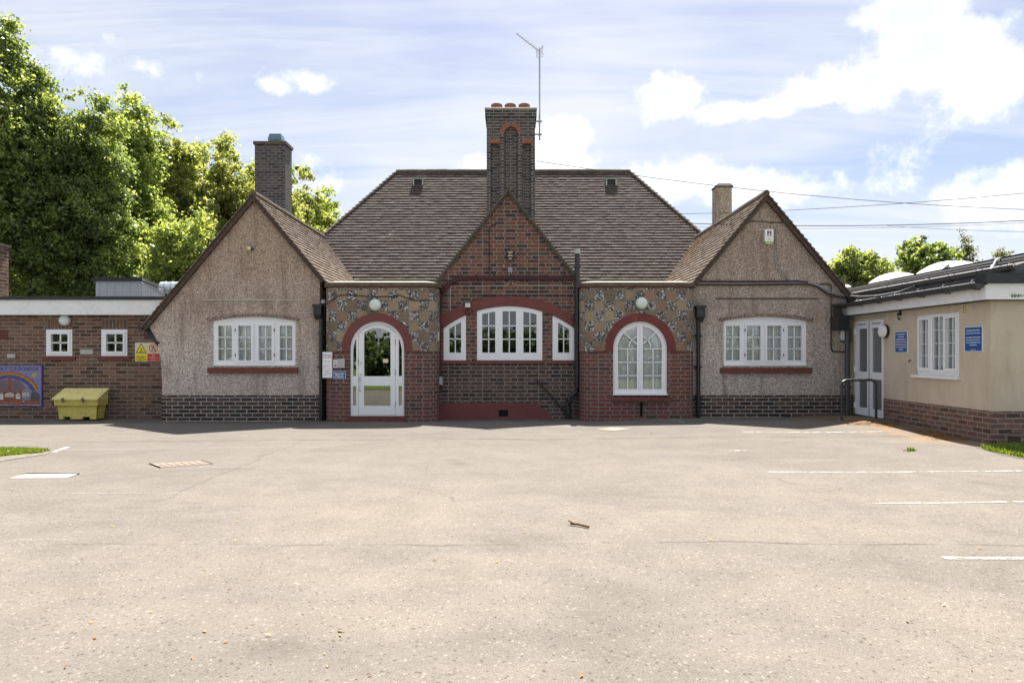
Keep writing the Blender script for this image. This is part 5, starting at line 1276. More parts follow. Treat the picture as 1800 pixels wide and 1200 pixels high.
# roof surface climbing in shallow steps away from the gutter
m = MB(); m.face([(xf-.02, yff+.1, 2.46), (xf-.02, 3.5, 2.46), (7.40, 3.5, 2.57), (7.40, yff+.1, 2.57)]); m.face([(7.40, yff+.1, 2.57), (7.40, 3.5, 2.57), (7.40, 3.5, 2.66), (7.40, yff+.1, 2.66)])
m.face([(7.40, yff+.1, 2.70), (7.40, 3.5, 2.70), (7.95, 3.5, 2.86), (7.95, yff+.1, 2.86)]); m.face([(7.95, yff+.1, 2.86), (7.95, 3.5, 2.86), (7.95, 3.5, 2.96), (7.95, yff+.1, 2.96)]); m.face([(7.95, yff+.1, 2.96), (7.95, 3.5, 2.96), (20, 3.5, 2.97), (20, yff+.1, 2.97)])
m.face([(7.0, yff+.1, 2.46), (7.4, yff+.1, 2.57), (7.4, yff+.1, 2.70), (7.95, yff+.1, 2.86), (7.95, yff+.1, 2.96), (20, yff+.1, 2.97), (20, yff+.1, 2.40), (7.0, yff+.1, 2.4)])
m.build('roof', 'felt_roof', an)
def gutter(x, z, y0, y1, r, name='gutter'):
    m = MB(); n = 10
    for k in range(n):
        a0, a1 = math.pi+math.pi*k/n, math.pi+math.pi*(k+1)/n
        m.face([(x+r*math.cos(a0), y0, z+r*math.sin(a0)), (x+r*math.cos(a1), y0, z+r*math.sin(a1)), (x+r*math.cos(a1), y1, z+r*math.sin(a1)), (x+r*math.cos(a0), y1, z+r*math.sin(a0))])
        m.face([(x+r*math.cos(a0), y0, z+r*math.sin(a0)), (x+r*math.cos(a1), y0, z+r*math.sin(a1)), (x, y0, z)])
    m.box(x-r-.006, x-r+.004, y0, y1, z-.004, z+.012)
    o = m.build(name, 'grey_gutter', an)
    k = MB(); y = y0+.1
    while y < y1: k.tube([(x, y, z-.008), (x, y+.022, z-.008)], r+.006, 16, caps=False); k.box(x-r*.1, x+r+.02, y, y+.03, z-r-.012, z-r+.002); y += .68
    k.build('gutter_bracket', 'grey_gutter', o); return o
gutter(6.925, 2.452, yff+.02, 1.0, .074); gutter(7.38, 2.70, yff-.1, 3.4, .06)
m = MB(); m.box(7.93, 8.0, yff, 3.5, 2.90, 2.975); m.tube([(7.9, yff, 2.90), (7.9, 3.5, 2.90)], .035, 8); m.tube([(7.66, yff, 2.82), (7.66, 3.5, 2.82)], .02, 8); m.build('roof_trim', 'dark_trim', an)
m = MB()     # moss and debris lying in the lower gutter
rg = np.random.default_rng(3)
for k in range(700):
    y = rg.uniform(yff+.1, .5); x = rg.uniform(6.98, 7.08); z = 2.462+rg.uniform(0, .02); s_ = rg.uniform(.006, .022)
    m.face([(x, y, z), (x+s_, y+s_*.5, z+s_*.6), (x+s_*.2, y+s_*1.4, z+s_*.8)])

mossm = m
leafmat('moss_green', [(0, (.03, .035, .015)), (.5, (.06, .06, .025)), (1, (.12, .10, .05))], .15, 1.0)
o = mossm.build('moss', 'moss_green', an); o['kind'] = 'stuff'
m = MB()     # weeds sprouting on the front fascia ledge
for k in range(260):
    x = rg.uniform(7.35, 9.2); z = zfa+.03+rg.uniform(0, .03); h = rg.uniform(.02, .075)*(1.2 if 7.6 < x < 8.4 else .7); s_ = .006
    m.face([(x, yff-.004, z), (x+s_, yff-.01, z), (x+rg.uniform(-.02, .02), yff-.02, z+h)])
o = m.build('weeds', 'grass_blade', an); o['kind'] = 'stuff'
# white door
fd = FA; ul, ur = UD0, UD1; um = (ul+ur)/2
def leafglass(a, b): return [rect(a, b, ZD0+.15, .905), rect(a, b, 1.05, ZD1-.16)]
hl = leafglass(ul+.14, um-.07)+leafglass(um+.10, ur-.10)
dn = MB().prism(fd, rect(ul+.003, ur-.003, ZD0, ZD1-.003), hl, -.07, -.012, back=True).build('double_door', 'white_paint', an)
p = MB()
for h in hl: p.prism(fd, h, [], 0, -.045, sides=False)
p.build('pane', 'frosted_glass', dn)
m = MB(); m.fbox(fd, um-.012+.015, um+.012+.015, ZD0+.01, ZD1-.03, -.012, -.004)
for a, b in ((ul+.15, um-.1), (um+.13, ur-.14)): m.fbox(fd, a, b, ZD1-.085, ZD1-.06, -.012, -.002)
m.build('door_trim', 'grey_plastic', dn)
for z in (.35, 1.10, 1.88): MB().fbox(fd, ul+.0, ul+.035, z-.06, z+.06, -.012, .012).build('hinge', 'white_fascia', dn)
r = MB(); k1 = -1.9
r.face([fd(ul, ZD0, k1), fd(ur, ZD0, k1), fd(ur, ZD1, k1), fd(ul, ZD1, k1)])
for a_, b_ in (((ul, ZD0), (ur, ZD0)), ((ur, ZD0), (ur, ZD1)), ((ur, ZD1), (ul, ZD1)), ((ul, ZD1), (ul, ZD0))): r.face([fd(*a_, -.10), fd(*b_, -.10), fd(*b_, k1), fd(*a_, k1)])
r.build('room_wall', 'room_dark', dn)
MB().fbox(fd, ul-.02, ur+.02, -.1, ZD0-.002, -.2, .03).build('threshold', 'dark_trim', dn)
# window
u0, u1 = UW0, UW1; W = u1-u0
cols = [(0, .345, True), (.345, .655, False), (.655, 1, True)]
L = []; bars = []; sash = []
for a, b, op in cols:
    e = .055 if op else .025; A_, B_ = u0+W*a+e+(.012 if a == 0 else 0), u0+W*b-e-(.012 if b == 1 else 0); lo, hi_ = ZW0+.10+(.03 if op else 0), ZW1-.045-(.035 if op else 0)
    L.append(rect(A_, B_, lo, hi_)); c_ = (A_+B_)/2; bars.append((c_-.005, c_+.005, lo, hi_))
    for k in (1, 2, 3): z = lo+(hi_-lo)*k/4; bars.append((A_, B_, z-.005, z+.005))
    if op: sash.append((rect(A_-.042, B_+.042, lo-.045, hi_+.04), rect(A_, B_, lo, hi_)))
wn = window(an, FA, rect(u0+.002, u1-.002, ZW0, ZW1-.002), L, None, w0=-.075, bars=bars, sash=sash, behind='vertical_blind'); wn['label'] = 'three-light white window in the cream annexe wall'
MB().fbox(FA, u0-.10, u1+.04, ZW0-.045, ZW0-.002, -.05, .06).build('window_sill', 'white_fascia', an)
# lintel cracks above openings and a vertical crack at the corner are left as thin grooves
m = MB(); m.fbox(FA, ul-.3, ur+.08, ZD1+.05, ZD1+.056, -.01, .002); m.fbox(FA, u0-.15, u0-.05, ZW1+.02, ZW1+.026, -.01, .002); m.fbox(FA, u1+.02, u1+.2, ZW1+.07, ZW1+.076, -.01, .002); m.build('render_crack', 'verge_mortar', an)
# hopper and pipe in the corner
m = MB(); x = PX(1486.5, 14.35)
dp = pipe([(x, -.33, 0), (x, -.33, PZ(578, 14.3))], .055, clips=[(x, -.3, PZ(600, 14.3)), (x, -.3, PZ(680, 14.3))], parent=an, mat='grey_gutter')
m = MB(); m.box(PX(1470.5, 14.2), PX(1492, 14.2), -.44, -.2, PZ(581, 14.2), PZ(556, 14.2)); m.box(PX(1473, 14.2), PX(1480, 14.2), -.4, -.2, PZ(556, 14.2), PZ(541, 14.2)); m.build('hopper', 'black_iron', dp)
m = MB(); m.tube([(6.93, -.05, 2.45), (6.93, -.1, 2.32), (6.9, -.3, 2.2)], .045, 10); m.build('gutter_outlet', 'black_iron', dp)
for (yy, zz, lab) in ((14.5-D0, 1.80, 'white bulkhead lamp left of the annexe double door'), (13.05-D0, 1.845, 'white bulkhead lamp right of the annexe double door')):
    o = thing('wall_lamp', lab, 'wall lamp', group='white bulkhead lamps by the annexe door'); c = (XA-.001, yy, zz); r_ = .125
    if yy > -.2: c = (PX(1488, 14.5), -.13, zz)
    MB().lathe(c, [(r_+.004, 0), (r_+.006, .045), (r_*.96, .05)], 26, 'x').build('lamp_base', 'black_iron', o, smooth=True)
    MB().lathe(c, [(r_*.98, .045), (r_*.97, .075), (r_*.84, .10), (0, .112)], 26, 'x').build('lamp_cover', 'sign_white', o, smooth=True)
vt = thing('wall_vent', 'cream louvred vent high on the annexe wall beside the window', 'vent')
a, b = 3.78, 3.90; z0, z1 = 2.04, 2.19
MB().prism(FA, rect(a, b, z0, z1), [rect(a+.012, b-.012, z0+.015, z1-.015)], 0, .02).build('vent_frame', 'sign_cream', vt)
m = MB(); m.fbox(FA, a+.012, b-.012, z0+.015, z1-.015, 0, .004); m.build('vent_back', 'dark_gap', vt)
m = MB(); m.fbox(FA, (a+b)/2-.006, (a+b)/2+.006, z0+.015, z1-.015, .0, .018)
for k in range(1, 6): z = z0+.015+(z1-z0-.03)*k/6; m.fbox(FA, a+.012, b-.012, z-.004, z+.004, 0, .016)
m.build('louvre', 'sign_cream', vt)
hk = thing('wall_hook', 'small black cable bracket under the annexe fascia', 'bracket')
m = MB(); yy = 12.95-D0; yy = -(D0-12.55); m.tube([(XA-.02, yy, 2.16), (XA-.06, yy, 2.13), (XA-.05, yy, 2.06), (XA-.02, yy, 2.05)], .018, 8); m.build('hook', 'black_iron', hk)
MB().fbox(FA, -yy-.03, -yy+.03, 2.12, 2.2, 0, .02).build('plate', 'black_iron', hk)
hk = thing('wall_tap', 'tiny broken fitting on cream wall between blue sign and window', 'bracket')
yy = 12.33-D0+.02; MB().tube([(XA, yy-.15, 1.29), (XA-.05, yy-.15, 1.30), (XA-.06, yy-.15, 1.26)], .011, 8).build('stub', 'black_iron', hk); MB().fbox(FA, -yy+.13, -yy+.17, 1.27, 1.31, 0, .01).build('plate', 'sign_white', hk)
# blue signs
def blue(u0, u1, v0, v1, lines, label):
    s = board('blue_sign', FA, u0, u1, v0, v1, 'sign_white', label, w_=.015, rim=.010, face_mat='sign_blue'); m = MB(); uc = (u0+u1)/2; h = v1-v0
    for kind, fy, size, wd in lines:
        if kind: text_faces(m, FA, kind, uc, v0+h*fy, size, .0158, xs=wd, bold=.0009)
        else: squiggle(m, FA, uc-wd, uc+wd, v0+h*fy, size, .0152)
    m.build('lettering', 'sign_white', s)
blue(D0-12.72, D0-12.33, 1.435, 1.825, [(None, .84, .018, .14), (None, .72, .018, .10), (None, .60, .018, .15), (None, .48, .018, .16), (None, .36, .018, .16), (None, .24, .018, .16), (None, .12, .018, .07)], 'blue notice with white lines of text right of the annexe door')
blue(D0-10.765, D0-10.36, 1.445, 1.835, [('East Sussex County Council', .82, .036, .72), (None, .72, .012, .16), (None, .55, .014, .16), (None, .45, .014, .16), (None, .35, .014, .16), (None, .25, .014, .08), (None, .07, .009, .06)], 'larger-lettered blue council notice near the outer corner of the annexe')

# rooflight domes on the annexe roof
for (px, py, d, w_, h, lab) in ((1487, 503, 19.5, .42, .13, 'small white rooflight dome just behind the right gable verge'), (1575, 493, 15.8, .98, .30, 'white rooflight dome in the middle of the annexe roof'), (1672, 473, 13.6, .98, .28, 'largest white rooflight dome nearest the camera on the annexe roof')):
    o = thing('rooflight_dome', lab, 'rooflight', group='domed rooflights on the annexe roof')
    x, y = PX(px, d), d-D0; z = 2.97
    x = max(x, 8.6)
    m = MB(); n = 12
    hh = PZ(py-14 if w_ > .5 else py-3, d)-z
    g = [[(x-w_/2+w_*i/n, y-w_/2+w_*j/n, z+.05+(hh-.05)*max(0, (1-abs(2*i/n-1)**2.4))**.6*max(0, (1-abs(2*j/n-1)**2.4))**.6) for i in range(n+1)] for j in range(n+1)]
    for j in range(n):
        for i in range(n): m.face([g[j][i], g[j][i+1], g[j+1][i+1], g[j+1][i]])
    m.build('dome', 'rooflight_dome', o, smooth=True)
    MB().box(x-w_/2-.05, x+w_/2+.05, y-w_/2-.05, y+w_/2+.05, z-.02, z+.06).build('dome_kerb', 'weathered_plate', o)

plain('chipped_black', (.015, .017, .018), .35, .5, var=.2, scale=20, dirt=(.35, .34, .30), dirt_amt=.55)
# hoop barrier outside the annexe door
hb = thing('hoop_barrier', 'black chipped tubular hoop barrier standing by the annexe door', 'barrier')
p0, p1 = ground_at(1479.5, 741), ground_at(1540, 737.5); zt = 1.41-46*(p0.y+D0)/F; r_ = .09
pts = [(p0.x, p0.y, p0.z-.05), (p0.x, p0.y, zt-r_), (p0.x+.025, p0.y, zt-.03), (p0.x+r_, p0.y, zt), (p1.x-r_, p1.y, zt), (p1.x-.025, p1.y, zt-.03), (p1.x, p1.y, zt-r_), (p1.x, p1.y, p1.z-.05)]
MB().tube(pts, .024, 12).build('hoop', 'chipped_black', hb, smooth=True)
m = MB()
for q in (p0, p1): m.lathe((q.x, q.y, q.z), [(.05, 0), (.05, .012), (.024, .02)], 14, 'z')
m.build('foot_plate', 'rust_iron', hb)
bs = thing('stub_post', 'short brown clay pipe stub standing by the annexe front wall', 'post')
q = ground_at(1783.5, 783); MB().lathe((q.x, q.y, q.z-.05), [(0, .0), (.075, 0), (.078, .20), (.07, .215), (.05, .215), (.05, .15), (0, .15)], 16, 'z').build('pipe_stub', 'bark', bs, smooth=True)
MB().lathe((q.x, q.y, q.z-.02), [(.078, .16), (.088, .165), (.088, .19), (.078, .195)], 16, 'z').build('rim', 'rust_iron', bs)
bs = thing('football', 'scuffed black and white ball in the grass at right edge', 'ball')
q = ground_at(1800, 780)
def fn(t):
    v = t.n('ShaderNodeTexVoronoi', {'Vector': t.obj(), 'Scale': 11.0}); r = t.n('ShaderNodeSeparateColor', {0: v.outputs['Color']}).outputs[0]
    return {'Base Color': t.ramp(r, [(0, (.03, .03, .03)), (.45, (.03, .03, .03)), (.5, (.5, .5, .5))], 'CONSTANT'), 'Roughness': .5}
material('ball_panel', fn)
n = 16; MB().lathe((q.x+.02, q.y, q.z+.055), [(.06*math.sin(math.pi*k/n), -.06*math.cos(math.pi*k/n)) for k in range(n+1)], 20, 'z').build('ball_shell', 'ball_panel', bs, smooth=True)

# ------------------------------------------------------------------ AERIAL
ae = thing('television_aerial', 'television aerial on tall mast clamped to the central chimney', 'aerial')
da = 19.9; ya = da-D0; mx = PX(948.5, da)
MB().tube([(mx, ya, PZ(247, da)), (mx, ya, PZ(88, da))], .024, 10).build('mast', 'grey_metal', ae, smooth=True)
m = MB()
for py in (213.5, 236.5): m.box(PX(940, da), PX(953, da), ya-.02, ya+.02, PZ(py+1, da), PZ(py-1, da)); m.tube([(mx-.04, ya, PZ(py, da)), (mx+.04, ya, PZ(py, da))], .035, 8)
m.build('wall_bracket', 'grey_metal', ae)
a, b = Vector((PX(907.5, da), ya-.5, PZ(73.5, da))), Vector((mx, ya, PZ(91, da)))
MB().tube([a, b], .014, 6).build('boom', 'grey_metal', ae)
m = MB(); dn_ = (b-a).normalized(); pv = Vector((dn_.y, -dn_.x, 0)).normalized()
for k in range(14): c = a.lerp(b, (k+.3)/15); l = .055+.0025*k; m.tube([c-pv*l+Vector((0, 0, .02)), c+pv*l+Vector((0, 0, .02))], .005, 5)
m.build('director_rod', 'grey_metal', ae)
m = MB(); c = a.lerp(b, .99); up = Vector((0, 0, 1))
for s_ in (-1, 1):
    for k in range(4): z = up*(s_*(.03+.035*k)); m.tube([c+z-pv*.14+dn_*abs(s_*.02*k), c+z+pv*.14+dn_*abs(.02*k)], .007, 5)
for s_ in (-.13, 0, .13): m.tube([c+pv*s_-up*.14, c+pv*s_+up*.14], .007, 5)
m.build('reflector', 'grey_metal', ae)

# ------------------------------------------------------------------ CABLES
def cable(pts, r, label, mat='cable_black', name='cable', cat='cable', clips=None, group=None):
    o = MB().tube(pts, r, 6).build(name, mat); tag(o, label, cat, group); return o
def wall_line(F_, d, pts, off=.03): return [F_(PX(x, d), PZ(y, d), off) for x, y in pts]
cable([(p[0], p[1], p[2]) for p in wall_line(FP, dP, [(571, 538), (576, 534), (590, 522), (603, 518), (630, 519.5), (650, 521.5), (690, 521), (703, 518.5), (712, 523), (725, 527), (745, 528), (758, 527)], .02)], .011, 'dark cable looping across the left porch above the door lamp', 'maroon_conduit')
jk = thing('cable_box', 'small dark box on cable of the left porch stonework', 'junction box'); MB().fbox(FP, PX(716, dP), PX(723, dP), PZ(516, dP), PZ(509, dP), 0, .05).build('box_body', 'black_iron', jk); MB().fbox(FP, PX(717, dP), PX(722, dP), PZ(515, dP), PZ(510, dP), .049, .054).build('box_lid', 'grey_plastic', jk)
cable(wall_line(FC, dC, [(791.5, 548), (791.5, 508), (794, 503), (890, 502), (894, 499), (896.5, 487)], .012), .006, 'thin white conduit framing the wall under the maroon pipes, left run', 'light_plastic')
cable(wall_line(FC, dC, [(899, 487), (901, 499), (905, 501.5), (1008, 501.5)], .012), .006, 'thin white conduit under the maroon pipes, right run', 'light_plastic')
cable(wall_line(FC, dC, [(860, 486), (860, 402), (864, 396), (872, 395)], .012), .009, 'dark cable climbing the central gable left of the floodlight', 'cable_black')
cable(wall_line(FC, dC, [(866, 503), (862, 512), (860, 518), (845, 524), (832, 527), (827, 534)], .04), .007, 'slack black cable draped over the crown of the red arch', 'cable_black')
cable(wall_line(FC, dC, [(836, 518.5), (880, 519), (1008, 519.5)], .012), .008, 'dark cable along the brickwork just above the red arch', 'cable_black')
cable(wall_line(F0, D0, [(1223, 494), (1240, 495), (1300, 495.5), (1360, 495), (1400, 494.5), (1418, 496.5)], .05), .022, 'thick maroon pipe running across the right pebbledash gable', 'maroon_conduit')
for k, (o_, lb) in enumerate(((0, 'upper'), (4.5, 'lower'))):
    y_ = 496.5+o_*.5
    run = wall_line(F0, D0, [(1223, y_+1.5), (1300, y_+2.2), (1380, y_+1), (1418, y_+1), (1434, y_+5), (1446, y_+11+o_*.6), (1458, y_+18+o_*.6), (1474, 518+o_), (1490, 520+o_)], .045)
    end = [(PX(1512, 13.9), 13.9-D0, PZ(521+o_*.8, 13.9)), (PX(1545, 13.3), 13.3-D0, PZ(519+o_*.5, 13.3)), (PX(1580, 12.7), 12.7-D0, PZ(513+o_*.3, 12.7)), (PX(1606, 12.4), 12.4-D0, PZ(504, 12.4)), (PX(1640, 12.9), 12.9-D0, PZ(486, 12.9)), (PX(1668, 13.2), 13.2-D0, PZ(464+o_, 13.2))]
    cable(run+end, .017, f'{lb} of two heavy cables sagging from the right gable over the annexe roof', 'cable_black' if k else 'cable_grey')
cable(wall_line(F0, D0, [(1440, 499), (1455, 499.5), (1460, 502), (1460, 560), (1460, 612), (1463, 618), (1475, 618.3), (1490, 618)], .025), .013, 'slim black conduit dropping beside the right wing window to the annexe', 'black_iron')
cable(wall_line(F0, D0, [(1360, 399), (1362, 430), (1361.5, 455), (1362, 468), (1374, 484), (1386, 494)], .014), .006, 'thin grey wire from the alarm box, left strand', 'cable_grey')
cable(wall_line(F0, D0, [(1363, 402), (1365, 432), (1367, 462), (1372, 474), (1388, 494)], .014), .006, 'thin grey wire from the alarm box, right strand', 'cable_grey')
cable(wall_line(F0, D0, [(1318, 389), (1343, 389.5), (1350, 391), (1387, 391.5)], .014), .008, 'short dark wire crossing the right gable above the alarm box', 'cable_black')
def over(p0, d0, p1, d1, sag, r, label, mat='cable_black'):
    a, b = PT(*p0, d0), PT(*p1, d1); n = 24
    cable([a+(b-a)*(k/n)-Vector((0, 0, sag*4*(k/n)*(1-k/n))) for k in range(int(n*1.7)+1)], r, label, mat, 'overhead_wire', 'wire', group='overhead wires right of the chimney')
over((943, 283), 19.9, (1850, 370), 21, .25, .008, 'overhead wire falling from the tall chimney towards the right')
over((1198, 376), 21.0, (1850, 335), 17, .10, .007, 'overhead wire rising to the right from behind the roof')
over((1195, 392), 15.4, (1850, 385), 14.6, .10, .008, 'darker lower overhead wire crossing in front of the right gable')
over((1190, 398), 15.0, (1850, 389), 14.4, .09, .004, 'thin pale overhead wire just below the dark one', 'cable_grey')
over((1560, 397), 16.5, (1850, 408), 15.6, .03, .005, 'lowest short overhead wire above the far trees', 'cable_grey')
dr_ = thing('roof_cable_stay', 'pale strap bracket hooked over the annexe gutter', 'bracket'); m = MB(); m.tube([PT(1743, 472, 10.6), PT(1751, 456, 10.8), PT(1757, 453.5, 11), PT(1768, 453, 11.4)], .012, 6); m.build('strap', 'light_plastic', dr_); MB().tube([PT(1741, 477, 10.5), PT(1745, 467, 10.55)], .024, 8).build('clip', 'light_plastic', dr_)

# ------------------------------------------------------------------ VEGETATION
plain('lawn_green', (.09, .13, .03), .9, .1, var=.3, scale=2.0, dirt=(.20, .16, .07), dirt_amt=.5)
def leaves(rg, centers, radii, per, size, flat=.75, up=.35):
    """leaf quads scattered through the clumps' volumes"""
    n = int(sum(per)); idx = np.repeat(np.arange(len(centers)), per)
    d = rg.normal(size=(n, 3)); d /= np.linalg.norm(d, axis=1)[:, None]
    rr = np.abs(rg.normal(.62, .33, n))
    p = centers[idx]+d*(rr*radii[idx])[:, None]*np.array([1, 1, flat])
    nr = rg.normal(size=(n, 3)); nr[:, 2] = np.abs(nr[:, 2])*.8+up*.4; nr += d*.3; nr /= np.linalg.norm(nr, axis=1)[:, None]
    a = np.cross(nr, rg.normal(size=(n, 3))); a /= np.linalg.norm(a, axis=1)[:, None]; b = np.cross(nr, a)
    s = size*(.55+.8*rg.random(n)); L = a*s[:, None]*.62; W = b*s[:, None]*.42; fold = nr*(s*.12)[:, None]
    v = np.stack([p-L, p-W+fold, p+L, p+W+fold], 1).reshape(-1, 3)
    q = np.arange(n*4).reshape(-1, 4); return v, q, idx
def tree(name, label, cat, base, height, crown, mat, seed, nclump=170, leaf=.17, per=230, clump=(.55, 1.15), trunk=.3, bark='bark', lean=0, low=.28, group=None, holes=.0, tone=0.0, shape=1.0):
    """crown: (rx, ry) half widths; clumps fill an egg-shaped volume with lobes and gaps"""
    rg = np.random.default_rng(seed); t = thing(name, label, cat, group=group)
    bx, by, bz = base; cz = bz+height*(low+1)/2; rz = height*(1-low)/2
    lob = [(rg.normal(size=3), rg.uniform(2.0, 4.0), rg.uniform(.04, .10)) for _ in range(5)]
    C = []; 
    while len(C) < nclump:
        d = rg.normal(size=3); d /= np.linalg.norm(d)
        if d[2] < -.75: continue
        k = 1+sum(w_*math.sin(f*float(np.dot(d, v))*1.7+f) for v, f, w_ in lob)
        r = rg.random()**.40*k*.93
        if d[2] > 0: sc = (1-.12*d[2]*shape)
        else: sc = 1
        C.append((bx+lean*d[2]+d[0]*crown[0]*r*sc, by+d[1]*crown[1]*r*sc, cz+d[2]*rz*r))
    C = np.array(C); Rr = rg.uniform(*clump, len(C)); per_ = (per*(Rr/np.mean(Rr))**2).astype(int)
    v, q, idx = leaves(rg, C, Rr, per_, leaf)
    ct = rg.normal(0, .17, len(C))
    tint = np.clip(.55+tone+ct[idx]+rg.normal(0, .24, len(idx)), 0, 1)
    arr_mesh('crown', v, q, mat, tint, t)
    m = MB(); top = Vector((bx+lean*.3, by, bz+height*.72)); P = [Vector((bx, by, bz-.2)), Vector((bx+rg.normal()*.1, by, bz+height*.2)), Vector((bx+lean*.15, by, bz+height*.42)), top]
    m.tube(P[:3], trunk, 10, r1=trunk*.62); m.tube(P[2:], trunk*.62, 8, r1=trunk*.15)
    m.build('trunk', bark, t)
    m = MB()
    for k in range(26):
        c = Vector(C[rg.integers(len(C))]); s0 = Vector((bx+lean*.1, by, bz+height*rg.uniform(.22, .6))); mid = s0.lerp(c, .5)+Vector((rg.normal()*.25, rg.normal()*.25, height*.02+rg.random()*.3))
        m.tube([s0, s0.lerp(mid, .5)+Vector((0, 0, .1)), mid, c], trunk*.42, 6, r1=trunk*.08)
    m.build('limb', bark, t); return t
def at(px, d): return (PX(px, d), d-D0, 0.0)
def top(py, d): return PZ(py, d)
T = [  # px, d, top py, rx px, mat, seed, label, nclump, leaf, per, tone
 (-28, 27.5, -2, 118, 'leaf_dark', 11, 'tallest dark green oak filling the left edge above the brick block', 850, .20, 60, .05),
 (62, 28.5, 118, 90, 'leaf_dark', 12, 'second dark oak from the left edge, shaded side towards the yard', 700, .19, 60, .0),
 (150, 29.5, 158, 92, 'leaf_dark', 20, 'broad dark oak behind the rooftop plant box', 700, .19, 60, .0),
 (225, 33.0, 190, 78, 'leaf_bright', 13, 'bright green sycamore right of the dark oaks', 600, .20, 55, -.05),
 (318, 27.5, 372, 56, 'leaf_bright', 19, 'low bright bushy tree just left of the left gable', 420, .17, 55, .08),
 (298, 37.0, 222, 92, 'leaf_olive', 14, 'yellow-green plane tree in the middle of the row', 600, .23, 50, .0),
 (380, 40.0, 250, 94, 'leaf_olive', 21, 'yellow-green plane tree just left of the left chimney', 560, .24, 50, .06),
 (455, 43.0, 275, 92, 'leaf_olive', 15, 'olive-toned tree partly behind the left chimney', 520, .25, 50, .0),
 (520, 46.0, 305, 86, 'leaf_olive', 16, 'smaller yellow-green tree right of the left chimney', 480, .25, 50, .05),
 (560, 50.0, 328, 68, 'leaf_bright', 17, 'last low tree of the row against the main roof hip', 400, .25, 45, .0),
 (90, 36.0, 300, 170, 'leaf_dark', 18, 'shaded dark tree deep behind the left oaks', 700, .26, 50, -.1),
 (250, 44.0, 330, 150, 'leaf_olive', 22, 'olive tree far back between the plant box and the gable', 600, .28, 50, -.1)]
for px, d, tp, rx, mt, sd_, lab, nc, lf, pr, tn in T:
    h = top(tp, d); r = rx*d/F
    tree('broadleaf_tree', lab, 'tree', at(px, d), h, (r, r*.8), mt, sd_, nclump=int(nc*(1.05 if mt != 'leaf_dark' else .68)), leaf=lf*.62, per=int(pr*2.3), clump=(.26, .60), trunk=.28, low=.10 if tp < 380 else .05, group='trees behind the left block', tone=tn)
T2 = [(1503, 46, 430, 50, 'leaf_distant', 31, 'light green round-headed tree nearest the right gable', 110, .22, 190, .05, .2),
 (1628, 50, 418, 62, 'leaf_dark', 32, 'dark green round-headed tree behind the rooflight domes', 130, .24, 190, .05, .2)]
for px, d, tp, rx, mt, sd_, lab, nc, lf, pr, tn, lo in T2:
    h = top(tp, d); r = rx*d/F
    tree('broadleaf_tree', lab, 'tree', at(px, d), h, (r*1.1, r*.9), mt, sd_, nclump=int(nc*2.6), leaf=lf*.9, per=int(pr*.17), clump=(.22, .5), trunk=.22, low=.52, group='far trees behind the annexe', tone=tn)
T3 = [(1697, 52, 405, 23, 'leaf_pale', 41, 'thin wispy birch beside the dark far tree'), (1765, 60, 428, 36, 'leaf_pale', 42, 'faint grey-green birch at the far right above the roof edge')]
for px, d, tp, rx, mt, sd_, lab in T3:
    h = top(tp, d); r = rx*d/F
    tree('birch_tree', lab, 'tree', at(px, d), h, (r, r), mt, sd_, nclump=120, leaf=.14, per=22, clump=(.2, .42), trunk=.14, low=.5, group='far trees behind the annexe', shape=3.5)
# low scrub beyond the left block
m = MB(); n = 24
for k in range(n): a, b = -60+5*k, -55+5*k; m.face([(a, -60, .02), (b, -60, .02), (b, -12.7, .02), (a, -12.7, .02)])
tag(m.build('lawn', 'lawn_green'), kind='structure')
# woodland and bank across the yard, behind the camera: it is what the glass of the door and windows mirrors
rg = np.random.default_rng(77)
C = np.array([(rg.uniform(-46, 46), rg.uniform(-26, -23), rg.uniform(.2, 2.0)+.5*math.sin(k*2.3)) for k in range(520)]); Rr = rg.uniform(.7, 1.2, 520)
v, q, idx = leaves(rg, C, Rr, np.full(520, 150), .26)
o = arr_mesh('woodland', v, q, 'leaf_wood', np.clip(rg.normal(.5, .2, len(idx)), 0, 1)); tag(o, 'belt of trees across the yard, mirrored in the entrance door glass', 'woodland', kind='stuff')
def blades(name, label, mat, pts, h0, h1, sp=.02, parent=None):
    n = len(pts); r = rg; a = r.uniform(0, 2*np.pi, n); hh = r.uniform(h0, h1, n); w_ = .006+.004*r.random(n)
    dx_ = np.cos(a)*w_; dy_ = np.sin(a)*w_; lx, ly = r.normal(0, sp, n), r.normal(0, sp, n)
    v = np.stack([np.stack([pts[:, 0]-dx_, pts[:, 1]-dy_, pts[:, 2]], 1), np.stack([pts[:, 0]+dx_, pts[:, 1]+dy_, pts[:, 2]], 1),
                  np.stack([pts[:, 0]+lx+dx_*.3, pts[:, 1]+ly+dy_*.3, pts[:, 2]+hh], 1), np.stack([pts[:, 0]+lx-dx_*.3, pts[:, 1]+ly-dy_*.3, pts[:, 2]+hh], 1)], 1).reshape(-1, 3)
    o = arr_mesh(name, v, np.arange(n*4).reshape(-1, 4), mat, np.clip(r.normal(.5, .25, n), 0, 1)); tag(o, label, 'grass', kind='stuff'); return o
def scatter_px(poly, n):
    xs_, ys_ = [p[0] for p in poly], [p[1] for p in poly]; out = []
    while len(out) < n:
        x, y = rg.uniform(min(xs_), max(xs_)), rg.uniform(min(ys_), max(ys_)); ins = False
        for k in range(len(poly)):
            (a, b), (c, d) = poly[k], poly[(k+1) % len(poly)]
            if (b > y) != (d > y) and x < (c-a)*(y-b)/(d-b)+a: ins = not ins
        if ins: g = ground_at(x, y); out.append((g.x, g.y, g.z))
    return np.array(out)
GL = [(-80, 790), (-20, 789.5), (60, 790.5), (88, 793), (72, 796), (40, 798.5), (0, 802.5), (-80, 808)]
